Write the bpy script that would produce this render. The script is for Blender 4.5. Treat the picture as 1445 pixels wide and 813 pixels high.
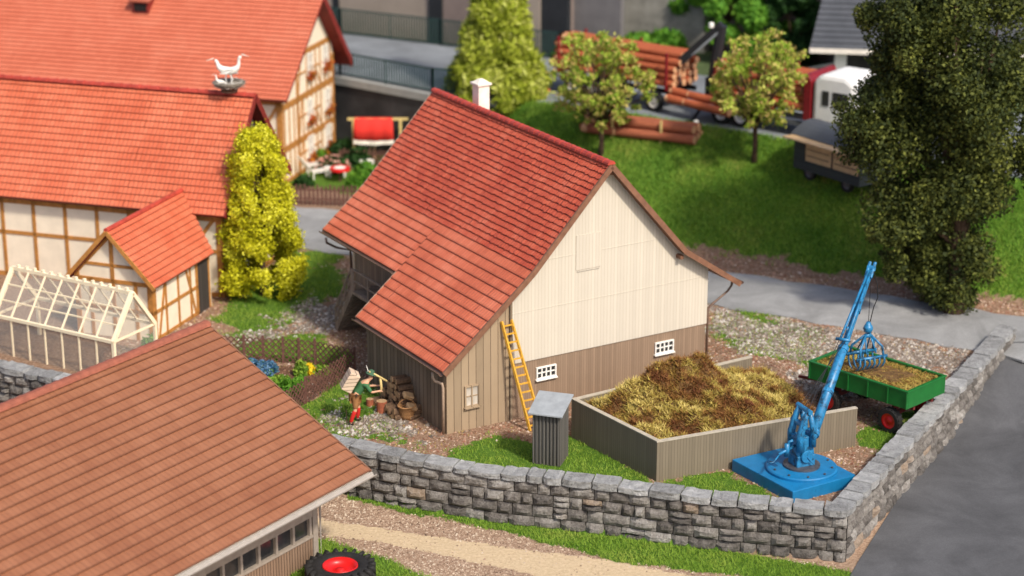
import bpy, bmesh, math, random
import numpy as np
from mathutils import Vector, Matrix
random.seed(7); rng = np.random.default_rng(7)
for o in list(bpy.data.objects): bpy.data.objects.remove(o)
scn = bpy.context.scene
C = scn.collection
PI = math.pi
rad = math.radians
# ------------------------------------------------------------ camera
FPX, PXC, PYC = 3000.0, 722.5, 406.5
PIT, CAMH = rad(18.7), 29.0
cam_d = bpy.data.cameras.new('camera'); cam = bpy.data.objects.new('camera', cam_d); C.objects.link(cam)
cam.location = (0, 0, CAMH); cam.rotation_euler = (PI/2-PIT, 0, 0)
cam_d.sensor_width = 36; cam_d.lens = 36*FPX/1445.0
cam_d.clip_start = 1; cam_d.clip_end = 2000
cam_d.dof.use_dof = True; cam_d.dof.focus_distance = 71.5; cam_d.dof.aperture_fstop = 0.195
scn.camera = cam
# ------------------------------------------------------------ world, sun, exposure
w = bpy.data.worlds.new('World'); scn.world = w; w.use_nodes = True
nt = w.node_tree; bg = nt.nodes['Background']
sky = nt.nodes.new('ShaderNodeTexSky'); sky.sky_type = 'NISHITA'; sky.sun_disc = False
SUN_EL, SUN_AZ = rad(46), rad(144)
sky.sun_elevation = SUN_EL; sky.sun_rotation = SUN_AZ
sky.dust_density = 3.0; sky.air_density = 0.7
nt.links.new(sky.outputs[0], bg.inputs[0]); bg.inputs[1].default_value = 0.15
sd = bpy.data.lights.new('sun', 'SUN'); so = bpy.data.objects.new('sun', sd); C.objects.link(so)
sd.energy = 2.9; sd.angle = rad(5); sd.color = (1.0, 0.93, 0.82)
so.rotation_euler = (PI/2-SUN_EL, 0, PI-SUN_AZ)
scn.view_settings.view_transform = 'Standard'; scn.view_settings.look = 'None'
scn.view_settings.exposure = 0.42; scn.view_settings.gamma = 1
scn.render.engine = 'CYCLES'
scn.cycles.max_bounces = 6

# ------------------------------------------------------------ placing: a direction from the camera meets a height
_fw = np.array([0, math.cos(PIT), -math.sin(PIT)]); _up = np.array([0, math.sin(PIT), math.cos(PIT)])
_cp = np.array([0, 0, CAMH])
def ray(u, v): return np.array([1., 0, 0])*(u-PXC)/FPX + _up*(PYC-v)/FPX + _fw
def P(u, v, z=0.0):
    d = ray(u, v); return Vector(_cp + d*(z-CAMH)/d[2])
def Pv(b, v):                       # height of the point seen at row v straight above ground point b
    d = ray(PXC, v); return CAMH + d[2]*b[1]/d[1]

# ------------------------------------------------------------ object helpers
def tag(o, label=None, cat=None, group=None, kind=None):
    if label: o['label'] = label
    if cat: o['category'] = cat
    if group: o['group'] = group
    if kind: o['kind'] = kind
    return o
def thing(name, label, cat, loc=(0, 0, 0), rz=0.0, group=None):
    o = bpy.data.objects.new(name, None); C.objects.link(o); o.empty_display_size = .3
    o.location = loc; o.rotation_euler = (0, 0, rz)
    return tag(o, label, cat, group)
def copy_tree(o, parent=None):
    c = o.copy(); C.objects.link(c)
    if parent: c.parent = parent
    for ch in list(o.children): copy_tree(ch, c)
    return c
class MB:
    def __init__(s): s.v = []; s.f = []; s.uv = []
    def add(s, vs, fs, uvs=None):
        n = len(s.v); s.v += [tuple(p) for p in vs]; s.f += [tuple(i+n for i in f) for f in fs]
        for k, f in enumerate(fs): s.uv.append(uvs[k] if uvs else None)
        return s
    def box(s, x0, y0, z0, x1, y1, z1, M=None):
        vs = [(x, y, z) for z in (z0, z1) for (x, y) in ((x0, y0), (x1, y0), (x1, y1), (x0, y1))]
        if M: vs = [M @ Vector(p) for p in vs]
        return s.add(vs, [(3, 2, 1, 0), (4, 5, 6, 7), (0, 1, 5, 4), (1, 2, 6, 5), (2, 3, 7, 6), (3, 0, 4, 7)])
    def beam(s, a, b, w_, h_, upv=(0, 0, 1)):
        a = Vector(a); b = Vector(b); d = (b-a).normalized(); u = Vector(upv)
        if abs(d.dot(u)) > .98: u = Vector((1, 0, 0))
        r = d.cross(u).normalized()*w_/2; u = r.cross(d).normalized()*h_/2
        vs = [a-r-u, a+r-u, a+r+u, a-r+u, b-r-u, b+r-u, b+r+u, b-r+u]
        return s.add(vs, [(0, 1, 2, 3), (7, 6, 5, 4), (1, 0, 4, 5), (2, 1, 5, 6), (3, 2, 6, 7), (0, 3, 7, 4)])
    def tube(s, pts, r, n=8, caps=True):
        pts = [Vector(p) for p in pts]; rs = r if isinstance(r, (list, tuple)) else [r]*len(pts)
        base = len(s.v); ref = None
        for i, p in enumerate(pts):
            d = (pts[min(i+1, len(pts)-1)]-pts[max(i-1, 0)])
            if d.length < 1e-9: d = Vector((0, 0, 1))
            d.normalize()
            if ref is None: ref = Vector((0, 0, 1)) if abs(d.z) < .9 else Vector((1, 0, 0))
            a = d.cross(ref).normalized(); b = d.cross(a).normalized(); ref = -b.cross(Vector((0,0,0))) if False else ref
            for k in range(n):
                t = 2*PI*k/n; s.v.append(tuple(p+(a*math.cos(t)+b*math.sin(t))*rs[i]))
        for i in range(len(pts)-1):
            for k in range(n):
                k2 = (k+1) % n; o = base+i*n
                s.f.append((o+k, o+k2, o+n+k2, o+n+k)); s.uv.append(None)
        if caps:
            s.f.append(tuple(base+k for k in range(n))[::-1]); s.uv.append(None)
            o = base+(len(pts)-1)*n; s.f.append(tuple(o+k for k in range(n))); s.uv.append(None)
        return s
    def lathe(s, prof, n=24, M=None, cx=0, cy=0):
        base = len(s.v)
        for (r, z) in prof:
            for k in range(n):
                t = 2*PI*k/n; p = Vector((cx+r*math.cos(t), cy+r*math.sin(t), z))
                s.v.append(tuple(M @ p if M else p))
        for i in range(len(prof)-1):
            for k in range(n):
                k2 = (k+1) % n; o = base+i*n
                s.f.append((o+k, o+k2, o+n+k2, o+n+k)); s.uv.append(None)
        return s
    def prism(s, poly, d):           # poly: 3D points of a flat face; d: extrusion vector
        n = len(poly); d = Vector(d); a = [Vector(p) for p in poly]; b = [p+d for p in a]
        return s.add(a+b, [tuple(range(n))[::-1], tuple(range(n, 2*n))]+[(i, (i+1) % n, n+(i+1) % n, n+i) for i in range(n)])
    def build(s, name, mat, parent=None, smooth=False, bevel=0):
        me = bpy.data.meshes.new(name); me.from_pydata(s.v, [], s.f)
        if any(u is not None for u in s.uv):
            ul = me.uv_layers.new(name='UVMap')
            for poly, u in zip(me.polygons, s.uv):
                if u is not None:
                    for li, c in zip(poly.loop_indices, u): ul.data[li].uv = c
        o = bpy.data.objects.new(name, me); C.objects.link(o)
        if mat: me.materials.append(mat)
        if smooth:
            for p in me.polygons: p.use_smooth = True
        bm = bmesh.new(); bm.from_mesh(me); bmesh.ops.recalc_face_normals(bm, faces=bm.faces); bm.to_mesh(me); bm.free()
        if bevel:
            md = o.modifiers.new('Bevel', 'BEVEL'); md.width = bevel; md.segments = 2; md.limit_method = 'ANGLE'
        if parent: o.parent = parent
        return o
def nmesh(name, V, F, mat, var=None, parent=None):   # big meshes of equal-size faces from numpy arrays
    me = bpy.data.meshes.new(name); nv = len(V); nf, k = F.shape
    me.vertices.add(nv); me.vertices.foreach_set('co', V.astype(np.float32).ravel())
    me.loops.add(nf*k); me.loops.foreach_set('vertex_index', F.astype(np.int32).ravel())
    me.polygons.add(nf); me.polygons.foreach_set('loop_start', np.arange(0, nf*k, k, dtype=np.int32))
    me.update(calc_edges=True)
    if var is not None:
        at = me.attributes.new('var', 'FLOAT', 'FACE'); at.data.foreach_set('value', var.astype(np.float32))
    me.materials.append(mat); me.validate()
    o = bpy.data.objects.new(name, me); C.objects.link(o)
    if parent: o.parent = parent
    return o
def leaf_quads(name, pts, size, mat, parent=None, asp=1.6, nrm=None, var=None):
    n = len(pts); a = rng.normal(size=(n, 3)); a /= np.linalg.norm(a, axis=1)[:, None]
    b = rng.normal(size=(n, 3))
    if nrm is not None: b = b*0.6+nrm
    b = np.cross(a, b); b /= np.linalg.norm(b, axis=1)[:, None]+1e-9
    s = (size*(.6+.8*rng.random(n)))[:, None]
    a = a*s*asp/2; b = b*s/2
    V = np.stack([pts-a, pts+b, pts+a, pts-b], 1).reshape(-1, 3)
    F = np.arange(4*n).reshape(n, 4)
    return nmesh(name, V, F, mat, rng.random(n) if var is None else var, parent)

# ------------------------------------------------------------ materials
def new_mat(name, rough=.8, spec=.3):
    m = bpy.data.materials.new(name); m.use_nodes = True; b = m.node_tree.nodes['Principled BSDF']
    b.inputs['Roughness'].default_value = rough; b.inputs['Specular IOR Level'].default_value = spec
    return m, m.node_tree.nodes, m.node_tree.links, b
def ramp(N, L, fac, stops):
    r = N.new('ShaderNodeValToRGB'); cr = r.color_ramp
    while len(cr.elements) < len(stops): cr.elements.new(.5)
    for e, (p, c) in zip(cr.elements, stops): e.position = p; e.color = (*c, 1)
    L.new(fac, r.inputs[0]); return r.outputs[0]
def noise(N, L, scale, detail=4, vec=None, rough=.6, dist=0):
    n = N.new('ShaderNodeTexNoise'); n.inputs['Scale'].default_value = scale; n.inputs['Detail'].default_value = detail
    n.inputs['Roughness'].default_value = rough; n.inputs['Distortion'].default_value = dist
    if vec is not None: L.new(vec, n.inputs['Vector'])
    return n.outputs['Fac']
def coord(N, which='Object'): return N.new('ShaderNodeTexCoord').outputs[which]
def math_(N, L, op, a, b=None, c=None):
    m = N.new('ShaderNodeMath'); m.operation = op
    for i, x in enumerate((a, b, c)):
        if x is None: continue
        if isinstance(x, (int, float)): m.inputs[i].default_value = x
        else: L.new(x, m.inputs[i])
    return m.outputs[0]
def mixc(N, L, fac, a, b, mode='MIX'):
    m = N.new('ShaderNodeMix'); m.data_type = 'RGBA'; m.blend_type = mode
    if isinstance(fac, (int, float)): m.inputs[0].default_value = fac
    else: L.new(fac, m.inputs[0])
    for i, x in ((6, a), (7, b)):
        if isinstance(x, tuple): m.inputs[i].default_value = (*x, 1)
        else: L.new(x, m.inputs[i])
    return m.outputs[2]
def bump(N, L, b, h, strength=.4, dist=.03, prev=None):
    n = N.new('ShaderNodeBump'); n.inputs['Strength'].default_value = strength; n.inputs['Distance'].default_value = dist
    L.new(h, n.inputs['Height']); L.new(n.outputs[0], b.inputs['Normal']); return n
def sc(c, k): return tuple(min(1, x*k) for x in c)
def plain(name, col, rough=.7, var=.25, scale=3, bs=.2, bd=.01, spec=.3, metal=0, dirt=None):
    m, N, L, b = new_mat(name, rough, spec); co = coord(N)
    f = noise(N, L, scale, 5, co)
    c = ramp(N, L, f, [(.3, sc(col, 1-var)), (.7, sc(col, 1+var))])
    if dirt:
        d = noise(N, L, dirt[1], 6, co, .7); d = ramp(N, L, d, [(dirt[2], (0, 0, 0)), (dirt[2]+.12, (1, 1, 1))])
        c = mixc(N, L, d, c, dirt[0])
    L.new(c, b.inputs['Base Color']); b.inputs['Metallic'].default_value = metal
    if bs: bump(N, L, b, noise(N, L, scale*6, 6, co), bs, bd)
    return m
def planks(name, col, wid, rough=.75, groove=.08, gcol=None, var=.2, axis='xy', gs=.6, grain=.3, spec=.25):
    m, N, L, b = new_mat(name, rough, spec); co = coord(N)
    sp = N.new('ShaderNodeSeparateXYZ'); L.new(co, sp.inputs[0])
    t = {'xy': lambda: math_(N, L, 'ADD', sp.outputs[0], sp.outputs[1]), 'z': lambda: sp.outputs[2], 'x': lambda: sp.outputs[0], 'y': lambda: sp.outputs[1]}[axis]()
    t = math_(N, L, 'MULTIPLY', t, 1/wid); fr = math_(N, L, 'FRACT', t); fl = math_(N, L, 'FLOOR', t)
    d = math_(N, L, 'ABSOLUTE', math_(N, L, 'SUBTRACT', fr, .5))
    g = N.new('ShaderNodeMapRange'); L.new(d, g.inputs[0]); g.inputs[1].default_value = .5-groove; g.inputs[2].default_value = .5-groove*.3; g = g.outputs[0]
    wn = N.new('ShaderNodeTexWhiteNoise'); wn.noise_dimensions = '1D'; L.new(fl, wn.inputs['W'])
    mp = N.new('ShaderNodeMapping'); L.new(co, mp.inputs[0])
    mp.inputs['Scale'].default_value = (9, 9, .8) if axis != 'z' else (.8, .8, 9)
    gr = noise(N, L, 2.0, 6, mp.outputs[0], .7)
    bl = noise(N, L, .7, 4, co)
    f = math_(N, L, 'ADD', math_(N, L, 'MULTIPLY', wn.outputs[0], .35), math_(N, L, 'ADD', math_(N, L, 'MULTIPLY', gr, grain), math_(N, L, 'MULTIPLY', bl, .35)))
    c = ramp(N, L, f, [(.2, sc(col, 1-var)), (.8, sc(col, 1+var))])
    c = mixc(N, L, g, c, gcol or sc(col, .35)); L.new(c, b.inputs['Base Color'])
    h = math_(N, L, 'SUBTRACT', math_(N, L, 'MULTIPLY', gr, .25), g); bump(N, L, b, h, gs, .03)
    return m
def tiles(name, cols, tw=.15, rough=.55, worn=False, specks=True, rib=.7, spec=.35, gapk=.6):
    m, N, L, b = new_mat(name, rough, spec); uv = coord(N, 'UV'); co = coord(N)
    sp = N.new('ShaderNodeSeparateXYZ'); L.new(uv, sp.inputs[0])
    t = math_(N, L, 'MULTIPLY', sp.outputs[0], 1/tw)
    fu = math_(N, L, 'FLOOR', t); fv = math_(N, L, 'FLOOR', sp.outputs[1]); fr = math_(N, L, 'FRACT', t)
    cb = N.new('ShaderNodeCombineXYZ'); L.new(fu, cb.inputs[0]); L.new(fv, cb.inputs[1])
    wn = N.new('ShaderNodeTexWhiteNoise'); L.new(cb.outputs[0], wn.inputs['Vector'])
    ar = math_(N, L, 'ABSOLUTE', math_(N, L, 'SUBTRACT', fr, .5))
    gap = ramp(N, L, ar, [(.36, (0, 0, 0)), (.48, (1, 1, 1))])
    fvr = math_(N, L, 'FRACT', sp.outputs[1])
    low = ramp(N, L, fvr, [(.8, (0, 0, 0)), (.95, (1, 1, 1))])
    f = math_(N, L, 'ADD', math_(N, L, 'MULTIPLY', wn.outputs[0], .14), math_(N, L, 'MULTIPLY', noise(N, L, .6, 6, co, .65), .85))
    c = ramp(N, L, f, [(.3, cols[0]), (.5, cols[1]), (.68, cols[2])])
    c = mixc(N, L, math_(N, L, 'MULTIPLY', gap, gapk), c, sc(cols[0], .45))
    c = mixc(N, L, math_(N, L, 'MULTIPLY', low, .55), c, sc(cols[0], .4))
    if specks:
        s1 = noise(N, L, 9, 8, co, .8); s1 = ramp(N, L, s1, [(.6 if worn else .68, (0, 0, 0)), (.74, (1, 1, 1))])
        c = mixc(N, L, math_(N, L, 'MULTIPLY', s1, .35 if worn else .2), c, (.72, .4, .3))
    L.new(c, b.inputs['Base Color'])
    h = math_(N, L, 'SUBTRACT', math_(N, L, 'MULTIPLY', noise(N, L, 14, 5, co), .5), gap)
    bump(N, L, b, h, rib, .035)
    return m
def foliage(name, cols, transl=.25, rough=.7):
    m, N, L, b = new_mat(name, rough, .2)
    a = N.new('ShaderNodeAttribute'); a.attribute_name = 'var'
    co = coord(N); f = math_(N, L, 'ADD', math_(N, L, 'MULTIPLY', a.outputs['Fac'], .6), math_(N, L, 'MULTIPLY', noise(N, L, .8, 3, co), .45))
    k = len(cols); c = ramp(N, L, f, [(.15+.7*i/(k-1), cc) for i, cc in enumerate(cols)])
    L.new(c, b.inputs['Base Color'])
    if transl:
        tr = N.new('ShaderNodeBsdfTranslucent'); L.new(c, tr.inputs[0]); mx = N.new('ShaderNodeMixShader'); mx.inputs[0].default_value = transl
        L.new(b.outputs[0], mx.inputs[1]); L.new(tr.outputs[0], mx.inputs[2]); L.new(mx.outputs[0], N['Material Output'].inputs[0])
    return m
RED = [(.5, .105, .045), (.62, .15, .07), (.7, .2, .105)]
M = {}
M['tile_red'] = tiles('clay tiles', RED, .16, gapk=.4)
M['tile_worn_shade'] = tiles('worn shaded clay tiles', [(.46, .062, .027), (.57, .098, .043), (.66, .155, .08)], .15, .6, True, True, .9)  # upper slope's dimmer light put into deeper reds; specks are wear
M['tile_house'] = tiles('house tiles', [(.5, .10, .042), (.59, .14, .065), (.65, .18, .09)], .2, .6, rib=.6)
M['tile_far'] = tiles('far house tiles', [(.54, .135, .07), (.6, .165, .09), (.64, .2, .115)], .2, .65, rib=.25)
M['tile_brown'] = tiles('brown tiles', [(.235, .088, .042), (.275, .11, .054), (.31, .13, .067)], .2, .5, specks=False, rib=.35, gapk=.22)
M['slate'] = tiles('slate roof', [(.06, .065, .075), (.075, .08, .09), (.09, .095, .108)], .12, .6, specks=False, rib=.2)
M['red_trim'] = plain('red ridge tile', (.4, .055, .035), .55, .3, 4)
M['brown_trim'] = plain('brown bargeboard', (.2, .095, .055), .6, .25, 4)
M['darkred_trim'] = plain('dark red bargeboard', (.2, .022, .016), .6, .25, 4)
M['cream_boards'] = planks('cream boards', (.57, .51, .415), .14, .7, .12, (.5, .43, .33), .09, gs=.25)
M['brown_wall'] = planks('brown base wall', (.26, .18, .12), .1, .8, .12, (.2, .125, .08), .22, gs=.2)
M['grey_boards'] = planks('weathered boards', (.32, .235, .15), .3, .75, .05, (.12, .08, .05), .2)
M['shade_boards'] = planks('shaded weathered boards', (.22, .165, .11), .28, .8, .08, (.05, .035, .025), .35)  # darker copy of the gable boards, side wall's shade put into the colour
M['stair_wood'] = planks('grey stair wood', (.26, .2, .15), .2, .8, .07, None, .3)
M['bunker'] = planks('bunker concrete', (.19, .155, .108), .11, .75, .12, (.12, .1, .07), .15, gs=.3)
M['bunker_cap'] = plain('bunker rim', (.42, .37, .29), .7, .15, 5)
M['plaster'] = plain('cream plaster', (.8, .69, .53), .85, .08, 1.5, .3, .02, dirt=((.5, .4, .28), 2.5, .66))
M['timber'] = plain('ochre timber', (.42, .185, .045), .7, .25, 6)
M['white'] = plain('white paint', (.8, .77, .7), .5, .05, 4, .1)
M['offwhite'] = plain('off white', (.72, .66, .56), .6, .1, 4, .1)
M['chimney'] = plain('chimney plaster', (.78, .7, .6), .7, .12, 5, .3, dirt=((.35, .2, .14), 6, .62))
M['glass'] = plain('dark glass', (.035, .035, .035), .15, .3, 2, 0, spec=.6)
M['glass_pale'] = plain('pale curtain glass', (.5, .44, .37), .3, .25, 3, 0, spec=.5)
M['black'] = plain('black void', (.012, .011, .01), .8, .2, 3, 0)
M['dark_door'] = planks('dark door', (.06, .05, .045), .2, .7, .08)
M['gutter'] = plain('copper brown gutter', (.13, .075, .05), .45, .3, 5, spec=.4)
M['pipe'] = plain('beige pipe', (.38, .27, .19), .5, .2, 5)
M['yellow_wood'] = plain('ladder wood', (.62, .33, .04), .55, .2, 8)
M['zinc'] = plain('zinc sheet', (.3, .32, .33), .45, .15, 3, .15)
M['shed_boards'] = planks('dark grey shed boards', (.13, .12, .105), .13, .75, .14, (.035, .03, .025), .25, gs=.9)
M['blue'] = plain('blue machine paint', (.008, .16, .36), .38, .15, 3, .15, .01, .5, dirt=((.008, .1, .22), 3, .6))
M['blue_hi'] = plain('light blue machine paint', (.018, .17, .35), .4, .3, 5, .2, .01, .5, dirt=((.008, .04, .08), 4, .52))
M['steel'] = plain('grimy steel', (.1, .1, .11), .4, .3, 6, spec=.6, metal=.5)
M['rubber'] = plain('rubber', (.018, .017, .016), .7, .3, 8)
M['hose'] = plain('black hose', (.02, .02, .022), .5, .1, 3, 0)
M['green_paint'] = plain('green trailer paint', (.01, .125, .022), .4, .15, 3, .15, .01, .5)
M['red_paint'] = plain('red wheel paint', (.6, .012, .012), .35, .1, 3, .1, .01, .5)
M['truck_red'] = plain('dark red truck paint', (.2, .01, .015), .4, .2, 3, 0, .01, .5)
M['truck_white'] = plain('white truck paint', (.78, .77, .74), .35, .05, 3, 0, .01, .5)
M['log_bark'] = plain('orange brown bark', (.4, .1, .04), .8, .35, 5, .6, .02)
M['log_bark2'] = plain('dark orange bark', (.33, .10, .05), .8, .35, 5, .6, .02)
M['log_end'] = plain('cut log end', (.62, .33, .17), .8, .2, 8, .2)
M['fire_bark'] = plain('firewood bark', (.12, .07, .04), .85, .4, 10, .6, .02)
M['fire_end'] = plain('firewood end', (.42, .27, .14), .85, .3, 9, .3)
M['wicker'] = planks('wicker', (.42, .22, .09), .05, .7, .15, None, .3, 'z')
M['lattice'] = plain('dark red brown slats', (.13, .06, .045), .7, .4, 9)
M['iron_green'] = plain('dark green railing', (.02, .05, .045), .5, .2, 3, 0)
M['dark_wall'] = plain('sooty retaining wall', (.045, .042, .042), .85, .5, .5, .3)
M['concrete'] = plain('grey concrete', (.3, .3, .28), .85, .15, 1, .3)
M['beige_panel'] = plain('beige facade panel', (.3, .25, .2), .85, .12, .5, .2)
M['taupe_panel'] = plain('taupe facade panel', (.2, .155, .135), .85, .15, .5, .2)
M['pillar'] = plain('dark pillar', (.02, .022, .025), .7, .2, 1, 0)
M['rough_wall'] = plain('rough grey wall', (.26, .25, .22), .9, .3, 1.2, .5, .03)
M['wagon'] = planks('dark grey wagon boards', (.04, .046, .048), .2, .6, .06, None, .15, 'z')
M['wagon_roof'] = plain('wagon roof sheet', (.075, .082, .095), .5, .12, 1, .1)
M['ply'] = plain('pale plywood', (.55, .37, .2), .6, .15, 3, .1)
M['skin'] = plain('skin', (.6, .33, .2), .6, .08, 5, 0)
M['shirt'] = plain('green shirt', (.05, .15, .06), .8, .2, 6, .2)
M['shorts'] = plain('brown leather breeches', (.27, .125, .045), .7, .2, 6, .2)
M['socks'] = plain('red socks', (.5, .02, .015), .8, .1, 6, .1)
M['boots'] = plain('dark boots', (.05, .03, .02), .6, .2, 6, 0)
M['hat'] = plain('green felt hat', (.05, .11, .06), .85, .1, 6, 0)
M['pannier'] = planks('pale wooden pannier', (.6, .46, .33), .12, .7, .1, None, .15, 'z')
M['red_cloth'] = plain('red cloth', (.68, .035, .025), .8, .12, 2, .2)
M['pale_wood'] = plain('pale yellow wood', (.6, .45, .18), .6, .12, 4, .1)
M['cones'] = plain('cone orange', (.7, .1, .05), .5, .1, 3, 0)
M['nest'] = plain('grey twig nest', (.2, .17, .13), .9, .5, 12, .8, .03)
M['bark'] = plain('tree bark', (.085, .05, .03), .9, .4, 6, .8, .03)
M['manure_base'] = plain('manure base', (.13, .07, .025), .95, .5, 4, .8, .05)
F_ = {}
F_['bush'] = foliage('yellow green leaves', [(.1, .095, .004), (.45, .43, .01), (.68, .65, .02), (.85, .82, .1)], .3)
F_['conifer'] = foliage('conifer needles', [(.09, .13, .008), (.26, .32, .02), (.42, .47, .05), (.62, .64, .18)], .3)
F_['conifer_dark'] = foliage('dark conifer needles', [(.02, .03, .01), (.06, .07, .015), (.11, .12, .02)], .2)
F_['fruit'] = foliage('fruit tree leaves', [(.09, .16, .015), (.22, .36, .03), (.4, .5, .06), (.55, .38, .14), (.5, .62, .1)], .3)
F_['big'] = foliage('dark olive leaves', [(.01, .017, .005), (.03, .042, .009), (.075, .088, .016), (.2, .215, .04)], .15)
F_['green'] = foliage('fresh green leaves', [(.03, .1, .008), (.09, .24, .02), (.2, .4, .04)], .25)
F_['dgreen'] = foliage('deep green leaves', [(.008, .025, .006), (.02, .06, .012), (.04, .1, .02)], .2)
F_['grass'] = foliage('grass', [(.06, .13, .012), (.15, .28, .025), (.25, .38, .045), (.36, .42, .08)], .3)
F_['lawn'] = foliage('lawn grass', [(.05, .14, .012), (.12, .27, .025), (.22, .36, .04), (.4, .42, .09)], .3)
F_['straw'] = foliage('straw', [(.12, .03, .016), (.27, .13, .035), (.42, .33, .07), (.66, .52, .17)], .15)
F_['gravel'] = foliage('gravel stones', [(.06, .05, .04), (.18, .14, .11), (.32, .27, .22), (.6, .56, .5)], 0, .9)
F_['gravel_red'] = foliage('reddish gravel', [(.1, .04, .025), (.24, .1, .06), (.4, .24, .16), (.62, .52, .42)], 0, .9)
F_['gravel_tan'] = foliage('tan gravel', [(.09, .055, .038), (.24, .155, .105), (.42, .3, .21), (.62, .52, .4)], 0, .9)
F_['blueflower'] = foliage('blue blossoms', [(.02, .08, .1), (.04, .13, .26), (.2, .32, .45)], .1)
F_['pinkflower'] = foliage('pink blossoms', [(.5, .2, .15), (.7, .4, .32)], .1)
F_['yellowflower'] = foliage('yellow blossoms', [(.7, .5, .02), (.85, .65, .03)], .1)
F_['redflower'] = foliage('red and orange blossoms', [(.1, .12, .02), (.35, .03, .01), (.55, .22, .02)], .1)

# ------------------------------------------------------------ terrain
WALL = [(-30., 80.6), (-16., 73.0), (-9., 69.05), (-5.88, 67.2), (-3.88, 66.2), (-.53, 64.85), (2.95, 63.95), (6.32, 62.8), (10.45, 61.85)]
WALL_R = [(10.45, 61.85), (13.6, 67.75), (17.5, 75.0), (19.6, 79.0)]
def seg_d(x, y, line):
    best = np.full(x.shape, 1e9); sgn = np.zeros(x.shape)
    for (ax, ay), (bx, by) in zip(line[:-1], line[1:]):
        dx, dy = bx-ax, by-ay; t = np.clip(((x-ax)*dx+(y-ay)*dy)/(dx*dx+dy*dy), 0, 1)
        d = np.hypot(x-ax-t*dx, y-ay-t*dy); s = np.sign(dx*(y-ay)-dy*(x-ax)); m = d < best
        best = np.where(m, d, best); sgn = np.where(m, s, sgn)
    return best, sgn
YARD = WALL+WALL_R[1:]
def sstep(t): t = np.clip(t, 0, 1); return t*t*(3-2*t)
ZR = 3.6
def poly_sd(x, y, poly):          # signed distance, inside positive
    inside = np.zeros(x.shape, bool); best = np.full(x.shape, 1e9); n = len(poly)
    for i in range(n):
        ax, ay = poly[i][0], poly[i][1]; bx, by = poly[(i+1) % n][0], poly[(i+1) % n][1]
        c = ((ay > y) != (by > y)) & (x < (bx-ax)*(y-ay)/(by-ay+1e-12)+ax); inside ^= c
        dx, dy = bx-ax, by-ay; t = np.clip(((x-ax)*dx+(y-ay)*dy)/(dx*dx+dy*dy+1e-12), 0, 1)
        best = np.minimum(best, np.hypot(x-ax-t*dx, y-ay-t*dy))
    return np.where(inside, best, -best)
ROADP = [(-34, 130.5), (-9.04, 109.53), (-4.04, 105.6), (1.6, 103.9), (5.49, 101.85), (14.41, 95.75), (34, 82.8), (60, 91), (60, 200), (-34, 200)]
def height(x, y):
    x = np.asarray(x, float); y = np.asarray(y, float)
    # side of the terrace wall
    yard_poly = YARD+[(30, 99), (60, 99), (60, 300), (-80, 300), (-80, 108)]
    sd_ = poly_sd(x, y, yard_poly)
    out = -1.1+1.1*sstep((y-70)/9)*(x > 5)
    base = np.where(sd_ > .12, 0.0, np.where(sd_ < -.12, out, -(sd_-.12)/.24*out))
    # beyond the right end of the wall the ground ramps
    d2 = (x-8.63)*.496+(y-88.9)*.868
    wx = sstep((x+3.5)/4.5)
    tt_ = np.clip(d2/8.9, 0, 1)
    lawn = (ZR+.02)*(.45*tt_+.55*sstep(tt_))*wx*(d2 > 0)
    lawn = np.where(poly_sd(x, y, ROADP) > .05, np.minimum(lawn, 3.2), lawn)
    bx = .48*np.exp(-(((x-9.3)/3.0)**2+((y-75.6)/2.7)**2))
    return base+np.where(sd_ > .12, lawn+bx, 0)
def H(x, y): return float(height(np.array([x]), np.array([y]))[0])
def PT(u, v):
    z = 0.0
    for _ in range(30): p = P(u, v, z); z += (H(p.x, p.y)-z)*.5
    return P(u, v, z)
def W2(pts, z=0.0): return [tuple(P(u, v, z)[:2]) for u, v in pts]
GRASS = [W2(q) for q in [
    [(295, 455), (330, 470), (400, 470), (480, 425), (470, 350), (425, 350), (330, 425)],
    [(425, 572), (500, 530), (545, 560), (560, 590), (600, 632), (470, 618), (440, 590)],
    [(640, 632), (700, 615), (740, 622), (830, 612), (925, 682), (1030, 660), (1110, 702), (1100, 740), (640, 670)],
    [(1060, 430), (1160, 470), (1165, 540), (1080, 520), (1000, 480), (1000, 445)],
    [(1225, 612), (1260, 596), (1295, 575), (1400, 560), (1400, 640), (1290, 612), (1235, 640)],
    [(330, 500), (480, 520), (500, 500), (440, 470), (330, 470)],
]]
GRASSL = [W2(q, -1.1) for q in [
    [(480, 690), (700, 728), (1205, 805), (1210, 830), (1050, 815), (880, 795), (700, 750), (490, 706)],
    [(450, 762), (540, 785), (640, 830), (420, 830), (380, 762)],
]]
GRAVEL = [W2(q) for q in [
    [(1000, 432), (1295, 486), (1445, 510), (1445, 545), (1250, 512), (1130, 482), (1000, 462)],
    [(500, 585), (545, 565), (630, 615), (600, 625), (480, 608)],
    [(345, 480), (480, 460), (500, 430), (430, 415), (410, 450)],
    [(500, 610), (470, 600), (500, 570), (560, 590)],
    [(1160, 500), (1250, 520), (1200, 560), (1120, 540)],
    [(1000, 440), (1180, 470), (1200, 500), (1130, 530), (1060, 500), (1000, 470)],
]]
TAN = [W2(q, -1.1) for q in [[(300, 710), (450, 734), (640, 766), (850, 792), (1000, 822), (900, 840), (700, 796), (550, 765), (450, 748), (300, 725)]]]
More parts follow.
